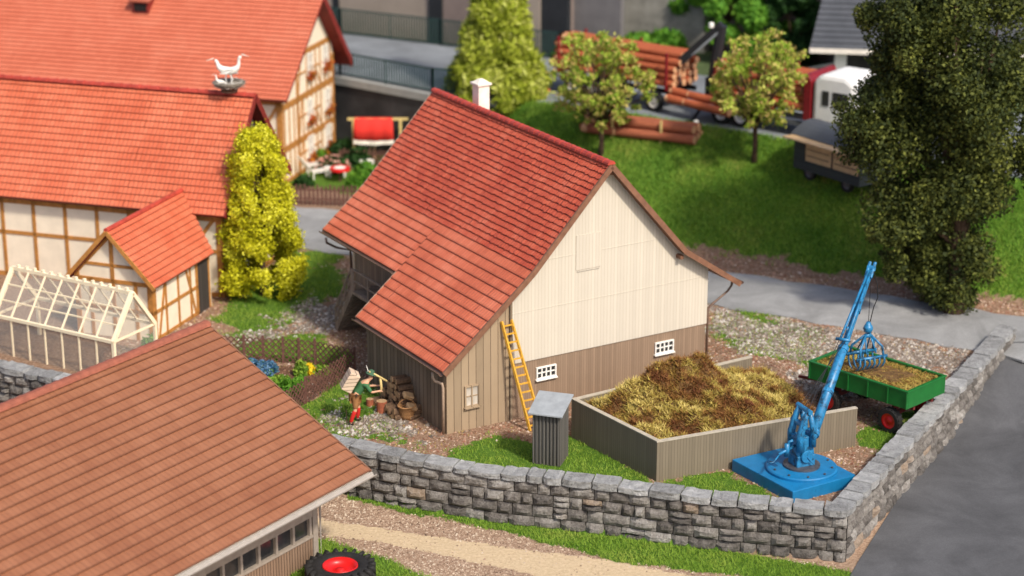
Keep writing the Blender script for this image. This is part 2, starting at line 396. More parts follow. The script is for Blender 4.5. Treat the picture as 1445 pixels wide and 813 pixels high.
def vnoise(x, y, f, seed=0):
    x = x*f; y = y*f; xi = np.floor(x).astype(int); yi = np.floor(y).astype(int); xf = x-xi; yf = y-yi
    def h(a, b): v = np.sin(a*127.1+b*311.7+seed*17.3)*43758.5453; return v-np.floor(v)
    xf = xf*xf*(3-2*xf); yf = yf*yf*(3-2*yf)
    return (h(xi, yi)*(1-xf)+h(xi+1, yi)*xf)*(1-yf)+(h(xi, yi+1)*(1-xf)+h(xi+1, yi+1)*xf)*yf
def fbm(x, y, f, seed=0): return (vnoise(x, y, f, seed)+.5*vnoise(x, y, f*2.1, seed+1)+.25*vnoise(x, y, f*4.3, seed+2))/1.75
def zones(x, y):
    n = (fbm(x, y, .9, 3)-.5)*2.2+(fbm(x, y, 4.5, 8)-.5)*1.2
    lo = np.where(poly_sd(x, y, YARD+[(30, 99), (60, 99), (60, 300), (-80, 300), (-80, 108)]) < 0, 1.0, 0.0)
    g = np.zeros(x.shape)
    for q in GRASS: g = np.maximum(g, sstep(poly_sd(x, y, q)/.8+.5+n)*(1-lo))
    for q in GRASSL: g = np.maximum(g, sstep(poly_sd(x, y, q)/.35+.5+n*.6)*lo)
    d2 = (x-8.63)*.496+(y-88.9)*.868
    g = np.maximum(g, sstep((d2-.8)/.8+n*.8))
    k = np.zeros(x.shape)
    for q in GRAVEL: k = np.maximum(k, sstep(poly_sd(x, y, q)/1.0+.6+n*1.4)*(1-lo))
    g = g*(1-.62*k)
    t = np.zeros(x.shape)
    for q in TAN: t = np.maximum(t, sstep((poly_sd(x, y, q)+.18)/.3+.5+n*.4)*lo)
    return g, k, t, lo
def grid(xs, ys):
    X, Y = np.meshgrid(xs, ys); Z = height(X, Y); nx, ny = len(xs), len(ys)
    V = np.stack([X, Y, Z], -1).reshape(-1, 3); i = np.arange(nx*ny).reshape(ny, nx)
    Fq = np.stack([i[:-1, :-1], i[:-1, 1:], i[1:, 1:], i[1:, :-1]], -1).reshape(-1, 4); return X, Y, V, Fq
def ground_mat():
    m, N, L, b = new_mat('ground', .95, .1); co = coord(N)
    a = N.new('ShaderNodeAttribute'); a.attribute_name = 'zone'; s = N.new('ShaderNodeSeparateColor'); L.new(a.outputs['Color'], s.inputs[0])
    n1 = noise(N, L, 2.2, 6, co, .7); n2 = noise(N, L, 9, 6, co, .75); n3 = noise(N, L, .8, 4, co)
    soil = ramp(N, L, n2, [(.3, (.09, .045, .03)), (.5, (.25, .155, .1)), (.7, (.42, .31, .22))])
    low = ramp(N, L, n2, [(.3, (.17, .10, .065)), (.5, (.32, .215, .145)), (.7, (.48, .36, .26))])
    gr = ramp(N, L, n2, [(.3, (.03, .07, .01)), (.5, (.075, .155, .018)), (.72, (.18, .24, .04))])
    gv = ramp(N, L, n2, [(.32, (.07, .05, .04)), (.48, (.19, .15, .12)), (.68, (.42, .38, .33))])
    tan = ramp(N, L, n2, [(.3, (.44, .32, .19)), (.7, (.66, .52, .34))])
    low_f = math_(N, L, 'SUBTRACT', 1.0, a.outputs['Alpha'])
    c = mixc(N, L, low_f, soil, low)
    def edge(m_, amt=.9):
        return ramp(N, L, math_(N, L, 'ADD', m_, math_(N, L, 'MULTIPLY', math_(N, L, 'SUBTRACT', n1, .5), amt)), [(.4, (0, 0, 0)), (.6, (1, 1, 1))])
    c = mixc(N, L, edge(s.outputs[1]), c, gv); c = mixc(N, L, edge(s.outputs[2], .6), c, tan); c = mixc(N, L, edge(s.outputs[0]), c, gr)
    L.new(c, b.inputs['Base Color']); bump(N, L, b, n2, .8, .06); return m
GM = ground_mat()
X, Y, V, Fq = grid(np.arange(-34, 36, .24), np.concatenate([np.arange(48, 92, .24), np.arange(92, 140, .6)]))
g, k, t, lo = zones(X, Y)
o = nmesh('ground', V, Fq, GM); tag(o, kind='structure')
ca = o.data.color_attributes.new('zone', 'FLOAT_COLOR', 'POINT')
ca.data.foreach_set('color', np.stack([g, k, t, 1-lo], -1).reshape(-1).astype(np.float32))
for p in o.data.polygons: p.use_smooth = True
mb = MB(); mb.add([(-900, -300, -1.35), (900, -300, -1.35), (900, 1500, -1.35), (-900, 1500, -1.35)], [(0, 1, 2, 3)])
tag(mb.build('distant_ground', plain('distant ground', (.08, .1, .04), .95, .3, .05), None), kind='structure')
# --- roads
def asphalt(name, c):
    m, N, L, b = new_mat(name, .85, .25); co = coord(N)
    f = math_(N, L, 'ADD', math_(N, L, 'MULTIPLY', noise(N, L, .35, 7, co, .65, .6), .75), math_(N, L, 'MULTIPLY', noise(N, L, 22, 5, co), .3))
    cc = ramp(N, L, f, [(.34, sc(c, .62)), (.52, c), (.68, sc(c, 1.4))]); L.new(cc, b.inputs['Base Color']); bump(N, L, b, noise(N, L, 40, 3, co), .3, .01); return m
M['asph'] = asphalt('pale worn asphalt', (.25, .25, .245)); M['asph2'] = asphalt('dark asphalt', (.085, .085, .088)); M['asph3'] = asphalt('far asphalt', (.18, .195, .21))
def ribbon(name, near, far, mat, thick=.06, zf=None):
    mb = MB(); n = len(near)
    top = [(p[0], p[1], (zf if zf is not None else .0)+thick) for p in near]+[(p[0], p[1], (zf if zf is not None else .0)+thick) for p in far]
    bot = [(x, y, z-thick-.05) for x, y, z in top]
    mb.add(top+bot, [(i, i+1, n+i+1, n+i) for i in range(n-1)]+[(2*n+i, 2*n+i+1, i+1, i) for i in range(n-1)]+[(3*n+i, n+i, n+i+1, 3*n+i+1) for i in range(n-1)])
    return tag(mb.build(name, mat), kind='structure')
near = [P(*q) for q in [(300, 338), (430, 352), (560, 372), (750, 395), (870, 412), (1000, 430), (1150, 456), (1295, 481), (1445, 508), (1700, 552)]]
far = [P(*q) for q in [(300, 282), (425, 293), (560, 305), (750, 332), (870, 350), (1000, 381), (1150, 402), (1295, 425), (1445, 448), (1700, 490)]]
def densify(l, n=4): return [l[i].lerp(l[i+1], k/n) for i in range(len(l)-1) for k in range(n)]+[l[-1]]
def wob(l, s): return [Vector((p[0]+.12*math.sin(i*1.7+s), p[1]+.15*math.sin(i*2.3+s), 0)) for i, p in enumerate(l)]
ribbon('lane', wob(densify(near), 0), wob(densify(far), 2), M['asph'], .03)
# raised back road with its retaining wall
rn = [(-34, 130.5), (-9.04, 109.53), (-4.04, 105.6), (1.6, 103.9), (5.49, 101.85), (14.41, 95.75), (34, 82.8)]
rf = [(-34, 134), (-9.87, 120.9), (-4, 117.8), (2.61, 114.2), (7.5, 111.6), (20, 104.4), (44, 91)]
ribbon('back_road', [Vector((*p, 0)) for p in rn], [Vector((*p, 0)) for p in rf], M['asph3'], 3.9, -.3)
vg = [(p[0]*.5+q[0]*.5, p[1]*.5+q[1]*.5) for p, q in zip(rn, rf)]
# verge beyond the back road
mb = MB(); n = len(rf); mb.add([(x, y, 3.55) for x, y in rf]+[(x+18, y+46, 3.55) for x, y in rf], [(i, i+1, n+i+1, n+i) for i in range(n-1)])
tag(mb.build('back_ground', plain('back ground soil', (.07, .1, .035), .95, .4, .5)), kind='structure')
# pale painted edge line along the near side of the back road
mb = MB()
for a, b in zip(rn[3:-1], rn[4:]):
    a = Vector((*a, 3.606)); b = Vector((*b, 3.606)); nn = Vector((.56, .83, 0)); mb.add([a+nn*.15, b+nn*.15, b+nn*.32, a+nn*.32], [(0, 1, 2, 3)])
tag(mb.build('road_edge_line', M['concrete']), kind='structure')
# tarmac outside the wall, on the right
tl_e = [P(1150, 900, -1.1), P(1204, 806, -1.1), P(1212, 792, -1.1)]+[Vector((x+.14, y-.06, 0)) for x, y in WALL_R[1:]]
tl_d = [tl_e[i].lerp(tl_e[i+1], k/14) for i in range(len(tl_e)-1) for k in range(10)]+[tl_e[-1]]
mb = MB(); nc = 40
for p in tl_d:
    for k in range(nc+1):
        x_ = p.x+(34-p.x)*(k/nc)**1.4; mb.v.append((x_, p.y, H(x_+.35*(1-k/nc), p.y)+.037))
for i in range(len(tl_d)-1):
    for k in range(nc): a = i*(nc+1)+k; mb.f.append((a, a+1, a+nc+2, a+nc+1)); mb.uv.append(None)
tag(mb.build('tarmac_lane', M['asph2']), kind='structure')

# ------------------------------------------------------------ stone wall
def stone_mat():
    m, N, L, b = new_mat('hewn grey stone', .85, .2); co = coord(N)
    at = N.new('ShaderNodeAttribute'); at.attribute_name = 'var'
    n1 = noise(N, L, 3.5, 8, co, .7); n2 = noise(N, L, 14, 8, co, .7)
    f = math_(N, L, 'ADD', math_(N, L, 'MULTIPLY', at.outputs['Fac'], .3), math_(N, L, 'MULTIPLY', n1, .75))
    c = ramp(N, L, f, [(.25, (.06, .054, .05)), (.45, (.17, .152, .135)), (.62, (.31, .285, .255)), (.85, (.6, .57, .53))])
    ochre = ramp(N, L, at.outputs['Fac'], [(.97, (0, 0, 0)), (.975, (1, 1, 1))])
    c = mixc(N, L, math_(N, L, 'MULTIPLY', ochre, .5), c, (.36, .22, .11))
    dk = ramp(N, L, n2, [(.3, (1, 1, 1)), (.42, (0, 0, 0))]); c = mixc(N, L, math_(N, L, 'MULTIPLY', dk, .75), c, (.03, .027, .025))
    n3 = noise(N, L, 6, 10, co, .85, 1.5); lt = ramp(N, L, n3, [(.56, (0, 0, 0)), (.66, (1, 1, 1))]); c = mixc(N, L, math_(N, L, 'MULTIPLY', lt, .55), c, (.62, .6, .56))
    L.new(c, b.inputs['Base Color']); bump(N, L, b, math_(N, L, 'ADD', n1, math_(N, L, 'MULTIPLY', n2, .9)), 1.0, .1); return m
M['stone'] = stone_mat(); M['mortar'] = plain('dark mortar', (.02, .016, .013), .95, .3, 5, .5)
def chain(line):
    L_ = [0]
    for a, b in zip(line[:-1], line[1:]): L_.append(L_[-1]+math.hypot(b[0]-a[0], b[1]-a[1]))
    def at(s):
        s = max(0, min(L_[-1], s))
        for i in range(len(line)-1):
            if s <= L_[i+1]+1e-9:
                t = (s-L_[i])/(L_[i+1]-L_[i]); a, b = line[i], line[i+1]; d = Vector((b[0]-a[0], b[1]-a[1], 0)).normalized()
                return Vector((a[0]+(b[0]-a[0])*t, a[1]+(b[1]-a[1])*t, 0)), d
    return L_[-1], at
def stone_box(V, F, var, c0, c1, depth0, depth1, z0, z1, bulge, vv, top=False):
    # c0,c1: (point, dir) at the ends; depth measured along the outward normal; a rough 4x3 face grid with rounded rim
    NS, NZ = 5, 4; base = len(V)
    def pt(t, zt, d):
        p = c0[0].lerp(c1[0], t); dr = c0[1].lerp(c1[1], t).normalized(); nn = Vector((dr.y, -dr.x, 0))
        return p+nn*d+Vector((0, 0, z0+(z1-z0)*zt))
    ids = {}
    for i in range(NS):
        for j in range(NZ):
            t, zt = i/(NS-1), j/(NZ-1); e = min(t, 1-t, zt*1.2, (1-zt)*1.2) if not top else min(t, 1-t, zt+.2)
            d = depth1+(bulge*(1-math.exp(-e*9)) - (.045 if e == 0 else 0))+random.uniform(-.014, .014)
            q = pt(t+random.uniform(-.02, .02), zt+random.uniform(-.03, .03) if 0 < j < NZ-1 else zt, d); V.append(tuple(q)); ids[i, j] = len(V)-1
    bk = {}
    for i in range(NS):
        for j in (0, NZ-1):
            zt = j/(NZ-1); q = pt(i/(NS-1), zt, depth0); 
            if j and top: q.z += random.uniform(-.025, .025)
            V.append(tuple(q)); bk[i, j] = len(V)-1
    def fa(*q): F.append(q); var.append(vv)
    for i in range(NS-1):
        for j in range(NZ-1): fa(ids[i, j], ids[i+1, j], ids[i+1, j+1], ids[i, j+1])
        fa(ids[i, NZ-1], ids[i+1, NZ-1], bk[i+1, NZ-1], bk[i, NZ-1]); fa(bk[i, 0], bk[i+1, 0], ids[i+1, 0], ids[i, 0]); fa(bk[i, NZ-1], bk[i+1, NZ-1], bk[i+1, 0], bk[i, 0])
    for i in (0, NS-1):
        col = [ids[i, j] for j in range(NZ)]
        for j in range(NZ-1): fa(ids[i, j], ids[i, j+1], bk[i, NZ-1], bk[i, 0]) if False else None
        V.append(V[bk[i, 0]]); 
        fa(col[0], col[1], bk[i, NZ-1], bk[i, 0]); fa(col[1], col[2], bk[i, NZ-1], bk[i, NZ-1]) if False else None
        F.append((col[1], col[2], col[3], bk[i, NZ-1])); var.append(vv)
def cap_mat():
    m = M['stone'].copy(); m.name = 'pale coping stone'; N = m.node_tree.nodes
    r = [n for n in N if n.type == 'VALTORGB'][0].color_ramp
    for e, c in zip(r.elements, ((.13, .13, .128), (.27, .268, .26), (.42, .42, .41), (.68, .67, .65))): e.color = (*c, 1)
    return m
M['cap'] = cap_mat()
def build_wall():
    root = thing('stone_wall', 'long rough grey stone wall with pale slab coping around the farmyard, cornering at the blue crane', 'wall', (0, 0, 0))
    V, F, var = [], [], []; V2, F2, var2 = [], [], []; core = MB()
    zs = [-1.2, -.76, -.34, .07, .49]
    def ext(l, end, k_):
        l = list(l); a_, b_ = (Vector(l[-2]), Vector(l[-1])) if end else (Vector(l[1]), Vector(l[0])); d_ = (b_-a_).normalized()*k_; p_ = tuple(b_+d_)
        if end: l[-1] = p_
        else: l[0] = p_
        return l
    for li, line in enumerate((ext(WALL, True, .27), ext(WALL_R, False, .2))):
        tot, at = chain(line)
        s0 = 0
        for r in range(4):
            s = s0+random.uniform(-.3, 0)+(.25 if li else 0)
            while s < tot-(.05 if li == 0 else 0):
                ln = random.uniform(.4, .95) if r != 2 else random.uniform(.35, .8); e = min(s+ln, tot)
                if e-s > .12:
                    sp = random.random() < .12 and r < 4
                    g_ = .014
                    zz = [(zs[r], zs[r+1])] if not sp else [(zs[r], (zs[r]+zs[r+1])/2), ((zs[r]+zs[r+1])/2, zs[r+1])]
                    for za, zb in zz: stone_box(V, F, var, at(max(s+g_, 0)), at(e-g_), -.25, .27, za+g_, zb-g_, random.uniform(.03, .12), random.random())
                s = e
        s = s0
        while s < tot-.02:
            ln = random.uniform(.55, 1.15); e = min(s+ln, tot+(0.2 if li == 0 else 0)); a_, b_ = at(s+.028), at(min(e, tot)-.028)
            stone_box(V2, F2, var2, a_, b_, -.36, .34, .5, .5+random.uniform(.17, .27), .03, random.random()*.6+.35, True)
            s = e
        prev = None
        m_ = int(tot/.5)
        for i in range(m_):
            a_, d_ = at(tot*i/m_); b_, d2_ = at(tot*(i+1)/m_)
            if li == 0 and tot*(i+1)/m_ < s0: continue
            n1 = Vector((d_.y, -d_.x, 0)); core.prism([a_+n1*.2+Vector((0, 0, -1.3)), a_-n1*.2+Vector((0, 0, -1.3)), a_-n1*.2+Vector((0, 0, .52)), a_+n1*.2+Vector((0, 0, .52))], b_-a_)
    def mk(name, V, F, var):
        me = bpy.data.meshes.new(name); me.from_pydata(V, [], F); at_ = me.attributes.new('var', 'FLOAT', 'FACE'); at_.data.foreach_set('value', var[:len(me.polygons)])
        me.materials.append(M['stone']); o = bpy.data.objects.new(name, me); C.objects.link(o); o.parent = root
        bm = bmesh.new(); bm.from_mesh(me); bmesh.ops.recalc_face_normals(bm, faces=bm.faces); bm.to_mesh(me); bm.free()
        return o
    mk('masonry', V, F, var); o2 = mk('coping', V2, F2, var2); o2.data.materials[0] = M['cap']; core.build('mortar_core', M['mortar'], root)
build_wall()

# ------------------------------------------------------------ roofs and walls helpers
def courses(mb, tl, tr, br, bl, n, lift=.05, segs=1, jit=0, v0=0):
    tl, tr, br, bl = map(Vector, (tl, tr, br, bl)); nn = (tr-tl).cross(bl-tl).normalized()
    if nn.z < 0: nn = -nn
    def pt(u, v): return tl.lerp(tr, u).lerp(bl.lerp(br, u), v)
    W_ = (tr-tl).length
    low = None
    for i in range(n):
        a = [pt(k/segs, i/n)+nn*0.0 for k in range(segs+1)]
        off = [random.uniform(-jit, jit) for _ in range(segs+1)]
        b = [pt(k/segs, min(1, (i+1)/n+off[k]/max((bl-tl).length, .1)))+nn*(lift+abs(off[k])*.5) for k in range(segs+1)]
        c = [pt(k/segs, min(1, (i+1)/n+off[k]/max((bl-tl).length, .1)))-nn*.01 for k in range(segs+1)]
        for k in range(segs):
            u0, u1 = W_*k/segs, W_*(k+1)/segs
            mb.add([a[k], a[k+1], b[k+1], b[k]], [(0, 1, 2, 3)], [[(u0, v0+i), (u1, v0+i), (u1, v0+i+.999), (u0, v0+i+.999)]])
            mb.add([b[k], b[k+1], c[k+1], c[k]], [(0, 1, 2, 3)], [[(u0, v0+i+.99), (u1, v0+i+.99), (u1, v0+i+.999), (u0, v0+i+.999)]])
def slab(mb, poly, t=.1):
    poly = [Vector(p) for p in poly]; nn = (poly[1]-poly[0]).cross(poly[2]-poly[0]).normalized()
    if nn.z < 0: nn = -nn
    mb.prism([p-nn*.02 for p in poly], -nn*t)
def window(parent, x0, x1, z0, z1, plane_y, nx, ny, mat_f, mat_g, name='window', axis='x', sgn=-1, fw=.07):
    def bx(mb, a0, a1, za, zb, d0, d1):
        if axis == 'x': mb.box(a0, plane_y+min(sgn*d0, sgn*d1), za, a1, plane_y+max(sgn*d0, sgn*d1), zb)
        else: mb.box(plane_y+min(sgn*d0, sgn*d1), a0, za, plane_y+max(sgn*d0, sgn*d1), a1, zb)
    f = MB(); D = .07
    bx(f, x0-fw, x0, z0-fw, z1+fw, 0, D); bx(f, x1, x1+fw, z0-fw, z1+fw, 0, D); bx(f, x0, x1, z1, z1+fw, 0, D); bx(f, x0, x1, z0-fw, z0, 0, D)
    for i in range(1, nx): c = x0+(x1-x0)*i/nx; bx(f, c-.025, c+.025, z0, z1, 0, D-.015)
    for j in range(1, ny): c = z0+(z1-z0)*j/ny; bx(f, x0, x1, c-.02, c+.02, 0, D-.022)
    wo = f.build(name, mat_f, parent)
    p = MB(); bx(p, x0, x1, z0, z1, 0, .02); p.build('pane', mat_g, wo)
    s = MB(); bx(s, x0-fw-.03, x1+fw+.03, z0-fw-.05, z0-fw, 0, D+.05); s.build('sill', mat_f, wo)
    return wo

# ------------------------------------------------------------ BARN
BA = P(630, 613); BR = rad(30.7)
barn = thing('barn', 'large barn with sweeping red tiled roof, cream boarded gable, brown base and a low lean-to', 'barn', BA, BR)
L_ = 12.45                      # length along y
# profile in x,z
AP = (6.58, 9.05); KL = (3.35, 5.6); EL = (-.28, 2.5); EM = (1.45, 3.9); KR = (9.88, 5.34); ER = (12.42, 3.66)
y0, y1, ylt = -.36, 12.7, 6.4
def wallpoly(mb, pts, y, t=.18): mb.prism([(x, y, z) for x, z in pts], (0, t, 0))
# gable upper cream (x 2.6..11.2 above z=2.1)
def roof_z(x):
    P_ = [EL, KL, AP, KR, ER]
    for (ax, az), (bx, bz) in zip(P_[:-1], P_[1:]):
        if ax <= x <= bx: return az+(bz-az)*(x-ax)/(bx-ax)
e = .16
mb = MB(); wallpoly(mb, [(2.62, 2.12), (11.2, 2.12), (11.2, roof_z(11.2)-e), (KR[0], KR[1]-e), (AP[0], AP[1]-e), (KL[0], KL[1]-e), (2.62, roof_z(2.62)-e)], 0)
wallpoly(mb, [(2.62, 2.12), (11.2, 2.12), (11.2, roof_z(11.2)-e), (KR[0], KR[1]-e), (AP[0], AP[1]-e), (KL[0], KL[1]-e), (2.62, roof_z(2.62)-e)], L_-.18)
mb.box(11.02, .18, 2.12, 11.2, L_-.18, roof_z(11.2)-e); mb.build('boarded_wall', M['cream_boards'], barn)
mb = MB(); mb.box(2.66, .04, -.3, 11.16, .22, 2.119); mb.box(10.98, .22, -.3, 11.16, L_-.2, 2.119); mb.box(2.66, L_-.2, -.3, 11.16, L_-.05, 2.119); mb.build('base_wall', M['brown_wall'], barn)
mb = MB()
for z in (4.0, 5.8): mb.box(2.7 if z < 5 else 4.2, -.012, z, 11.1 if z < 5 else 9.3, -.001, z+.03)
mb.build('board_joint', M['cream_boards'], barn)
# faint loft hatch
mb = MB(); mb.box(5.35, -.02, 5.2, 6.4, -.002, 6.5); hd = mb.build('loft_hatch', M['cream_boards'], barn)
mb = MB(); mb.box(5.4, -.035, 5.14, 6.35, -.021, 5.18); mb.build('hatch_batten', M['cream_boards'], hd)
# lean-to
mb = MB(); wallpoly(mb, [(0, -.3), (2.6, -.3), (2.6, roof_z(2.6)-e), (0, roof_z(0)-e)], -.012, .16)
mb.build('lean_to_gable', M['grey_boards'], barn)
mb = MB(); mb.box(0, .15, -.3, .14, 6.1, roof_z(.02)-e); mb.box(.14, 5.96, -.3, 2.6, 6.1, 2.5); mb.build('lean_to_side', M['shade_boards'], barn)
mb = MB(); mb.box(2.56, -.06, -.1, 2.68, -.012, roof_z(2.6)-e-.02); mb.build('corner_board', M['shade_boards'], barn)
# main left wall behind lean-to and under open eave
mb = MB(); mb.box(2.62, .25, -.3, 2.8, L_-.2, roof_z(2.62)-e-.02); mb.build('side_wall', M['stair_wood'], barn)
window(barn, .78, 1.26, .93, 1.62, -.012, 2, 2, M['grey_boards'], M['glass_pale'], fw=.06)
window(barn, 3.76, 4.5, 1.38, 1.74, .04, 4, 2, M['white'], M['glass'], fw=.05)
window(barn, 8.92, 9.66, 1.36, 1.72, .04, 4, 2, M['white'], M['glass'], fw=.05)
# roof
mb = MB()
def q(p, yy): return (p[0], yy, p[1])
low1 = (KL[0]+(EM[0]-KL[0]), roof_z(EM[0]))
courses(mb, q(KL, y0), q(KL, ylt), q(EL, ylt), q(EL, y0), 12, .04, 24, .003)
tl_n = 7
courses(mb, q(KL, ylt), q(KL, y1), q((EM[0], roof_z(EM[0])), y1), q((EM[0], roof_z(EM[0])), ylt), 7, .04, 24, .003)
mb.build('lower_roof', M['tile_red'], barn)
mb = MB(); courses(mb, q(AP, y0), q(AP, y1), q(KL, y1), q(KL, y0), 20, .035, 200, .026); up_ = mb.build('upper_roof', M['tile_worn_shade'], barn)
mb = MB(); courses(mb, q(AP, y1), q(AP, y0), q(KR, y0), q(KR, y1), 16, .05, 60, .02)
courses(mb, q(KR, y1), q(KR, y0), q(ER, y0), q(ER, y1), 9, .05, 12, .006); mb.build('rear_roof', M['tile_red'], barn)
mb = MB(); Z1 = .1
for a, b, ya, yb in ((EL, KL, y0, ylt), ((EM[0], roof_z(EM[0])), KL, ylt, y1), (KL, AP, y0, y1), (AP, KR, y0, y1), (KR, ER, y0, y1)):
    slab(mb, [q(a, ya+.02), q(b, ya+.02), q(b, yb-.02), q(a, yb-.02)], Z1)
mb.build('roof_deck', M['brown_trim'], barn)
# ridge cap of overlapping half-round tiles
mb = MB(); n = 36
for i in range(n):
    a = y0+(y1-y0)*i/n; b = y0+(y1-y0)*(i+1)/n; vs = []; rr = (.15, .13)
    for yy, r in ((a, rr[0]), (b+.03, rr[1])):
        for k in range(7): t = PI*k/6; vs.append((AP[0]+r*1.1*math.cos(t), yy, AP[1]-.02+r*math.sin(t)))
    mb.add(vs, [(k, k+1, 8+k, 7+k) for k in range(6)]+[tuple(range(7))])
mb.build('ridge_cap', M['red_trim'], barn)
def rake(pts, yy, name, mat, wd=.07, ht=.2, par=None, sink=.07):
    mb = MB()
    for (a, b) in zip(pts[:-1], pts[1:]): mb.beam((a[0], yy, a[1]-sink), (b[0], yy, b[1]-sink), wd, ht, (0, 0, 1))
    return mb.build(name, mat, par or barn)
rake([EL, KL, AP], y0-.03, 'bargeboard', M['brown_trim'], .08, .2)
rake([AP, KR, ER], y0-.03, 'bargeboard', M['brown_trim'], .08, .2)
rake([(EM[0], roof_z(EM[0])), KL, AP], y1+.02, 'bargeboard', M['pipe'], .04, .1, sink=.03)
rake([AP, KR, ER], y1+.03, 'bargeboard', M['brown_trim'], .08, .2)
rake([EL, (EM[0]+.02, roof_z(EM[0]+.02))], ylt+.02, 'bargeboard', M['pipe'], .04, .1, sink=.03)
for x, z in ((AP[0]+.1, AP[1]-.35), (KR[0]-.1, KR[1]-.3)): MB().beam((x, y0+.06, z), (x, -.002, z), .14, .14).build('purlin', M['brown_trim'], barn)
def gutter(par, x, z, ya, yb, r=.09):
    mb = MB(); m_ = 6
    for yy in (ya, yb): 
        for k in range(7): t = PI+PI*k/6; mb.v.append((x+r*math.cos(t), yy, z+r*math.sin(t)))
    mb.f += [(k, k+1, 8+k, 7+k) for k in range(6)]; mb.uv += [None]*6
    o = mb.build('gutter', M['gutter'], par); md = o.modifiers.new('Solidify', 'SOLIDIFY'); md.thickness = .015; return o
gutter(barn, EL[0]-.1, EL[1]-.02, y0, ylt); gutter(barn, EM[0]-.1, roof_z(EM[0])-.02, ylt+.1, y1); gutter(barn, ER[0]+.1, ER[1]-.02, y0, y1)
mb = MB(); mb.tube([(-.36, .3, 2.32), (-.36, .3, 2.12), (-.3, .28, 1.98), (-.1, .1, 1.9), (-.075, .08, 1.75), (-.075, .08, .0)], .055, 8); mb.build('downpipe', M['pipe'], barn, True)
mb = MB(); mb.tube([(12.5, .2, 3.6), (12.45, .2, 3.35), (12.2, .1, 3.2), (11.5, .05, 2.85), (11.27, .05, 2.7), (11.27, .05, .2)], .045, 8); mb.build('downpipe', M['gutter'], barn, True)
mb = MB(); mb.tube([(1.38, 12.3, 3.75), (1.4, 12.28, 3.55), (1.8, 12.25, 3.3), (2.4, 12.2, 3.1), (2.5, 12.2, 0)], .05, 8); mb.build('downpipe', M['gutter'], barn, True)
# chimney
cx, cy = 7.5, 10.5
ch = MB(); ch.box(cx-.25, cy-.25, 7.5, cx+.25, cy+.25, 9.62).build('chimney', M['chimney'], barn, bevel=.02)
chm = barn.children[-1]
MB().box(cx-.32, cy-.32, 9.621, cx+.32, cy+.32, 9.72).build('chimney_cap', M['chimney'], chm, bevel=.02)
c2 = MB(); c2.add([(cx-.26, cy-.26, 9.721), (cx+.26, cy-.26, 9.721), (cx+.26, cy+.26, 9.721), (cx-.26, cy+.26, 9.721), (cx-.08, cy-.08, 9.86), (cx+.08, cy-.08, 9.86), (cx+.08, cy+.08, 9.86), (cx-.08, cy+.08, 9.86)], [(0, 1, 5, 4), (1, 2, 6, 5), (2, 3, 7, 6), (3, 0, 4, 7), (4, 5, 6, 7)]); c2.build('chimney_cowl', M['chimney'], chm, bevel=.01)
# stairs and gallery under the open eave (faces -x)
gx0, gx1 = 1.45, 2.62
mb = MB(); mb.box(gx0, 6.5, 2.0, gx1, 10.3, 2.12); mb.build('gallery_floor', M['stair_wood'], barn)
mb = MB()
for yy in (6.5, 7.7, 8.9, 10.2): mb.beam((gx0+.05, yy, 2.12), (gx0+.05, yy, 3.0), .07, .07)
mb.beam((gx0+.05, 6.5, 3.0), (gx0+.05, 10.25, 3.0), .08, .07); mb.beam((gx0+.05, 6.5, 2.55), (gx0+.05, 10.25, 2.55), .06, .05)
mb.build('gallery_railing', M['stair_wood'], barn)
mb = MB()
ys, ye, zt = 10.3, 11.8, 2.05
for xx in (gx0+.03, gx1-.2): mb.beam((xx, ys, zt), (xx, ye, 0.02), .06, .26)
mb.build('stair_stringer', M['stair_wood'], barn)
mb = MB()
for i in range(11): t = (i+.5)/11; mb.box(gx0+.06, ys+(ye-ys)*t-.12, zt*(1-t)-.02, gx1-.22, ys+(ye-ys)*t+.12, zt*(1-t)+.025)
mb.build('stair_treads', M['stair_wood'], barn)
mb = MB()
for i in range(12): t0, t1 = i/12, (i+.82)/12; mb.beam((gx0+.06, ys+(ye-ys)*(t0+t1)/2-.12, zt*(1-(t0+t1)/2)-.1), (gx1-.22, ys+(ye-ys)*(t0+t1)/2-.12, zt*(1-(t0+t1)/2)-.1), .17, .03, Vector((0, -1.0, -.85)))
mb.build('stair_soffit', M['stair_wood'], barn)
mb = MB()
for i in range(6): t = i/5; mb.beam((gx0+.03, ys+(ye-ys)*t, zt*(1-t)), (gx0+.03, ys+(ye-ys)*t, zt*(1-t)+.95), .06, .06)
for dz in (.5, .95): mb.beam((gx0+.03, ys, zt+dz), (gx0+.03, ye, dz), .06, .07)
mb.build('stair_railing', M['stair_wood'], barn)
mb = MB()
for yy in (6.6,): MB().beam((gx0+.1, yy, 0), (gx0+.1, yy, 1.999), .14, .14).build('gallery_post', M['stair_wood'], barn)
mb = MB(); mb.box(2.56, 7.4, 2.13, 2.615, 8.5, 3.6); mb.build('loft_door', M['dark_door'], barn)
mb = MB(); mb.box(2.56, 7.2, .0, 2.615, 9.4, 1.9); mb.build('stable_door', M['dark_door'], barn)

# ------------------------------------------------------------ ladder
def B(x, y, z): return barn_m @ Vector((x, y, z))
barn_m = Matrix.Translation(BA) @ Matrix.Rotation(BR, 4, 'Z')
ld = thing('ladder', 'yellow wooden ladder leaning against the barn beside the lean-to gable', 'ladder', B(2.95, -1.25, 0), BR)
mb = MB(); tA, tB = Vector((-.52, 1.19, 3.85)), Vector((0, 0, 0))
for dx, nm in ((-.25, 'rail'), (.25, 'rail')):
    MB().beam(tB+Vector((dx, 0, 0)), tA+Vector((dx*.8, 0, 0)), .075, .09).build('rail', M['yellow_wood'], ld)
for i in range(13):
    t = (i+.6)/13.2; c = tB.lerp(tA, t); w_ = .25-.05*t; MB().beam(c-Vector((w_, 0, 0)), c+Vector((w_, 0, 0)), .05, .05).build('rung', M['yellow_wood'], ld)

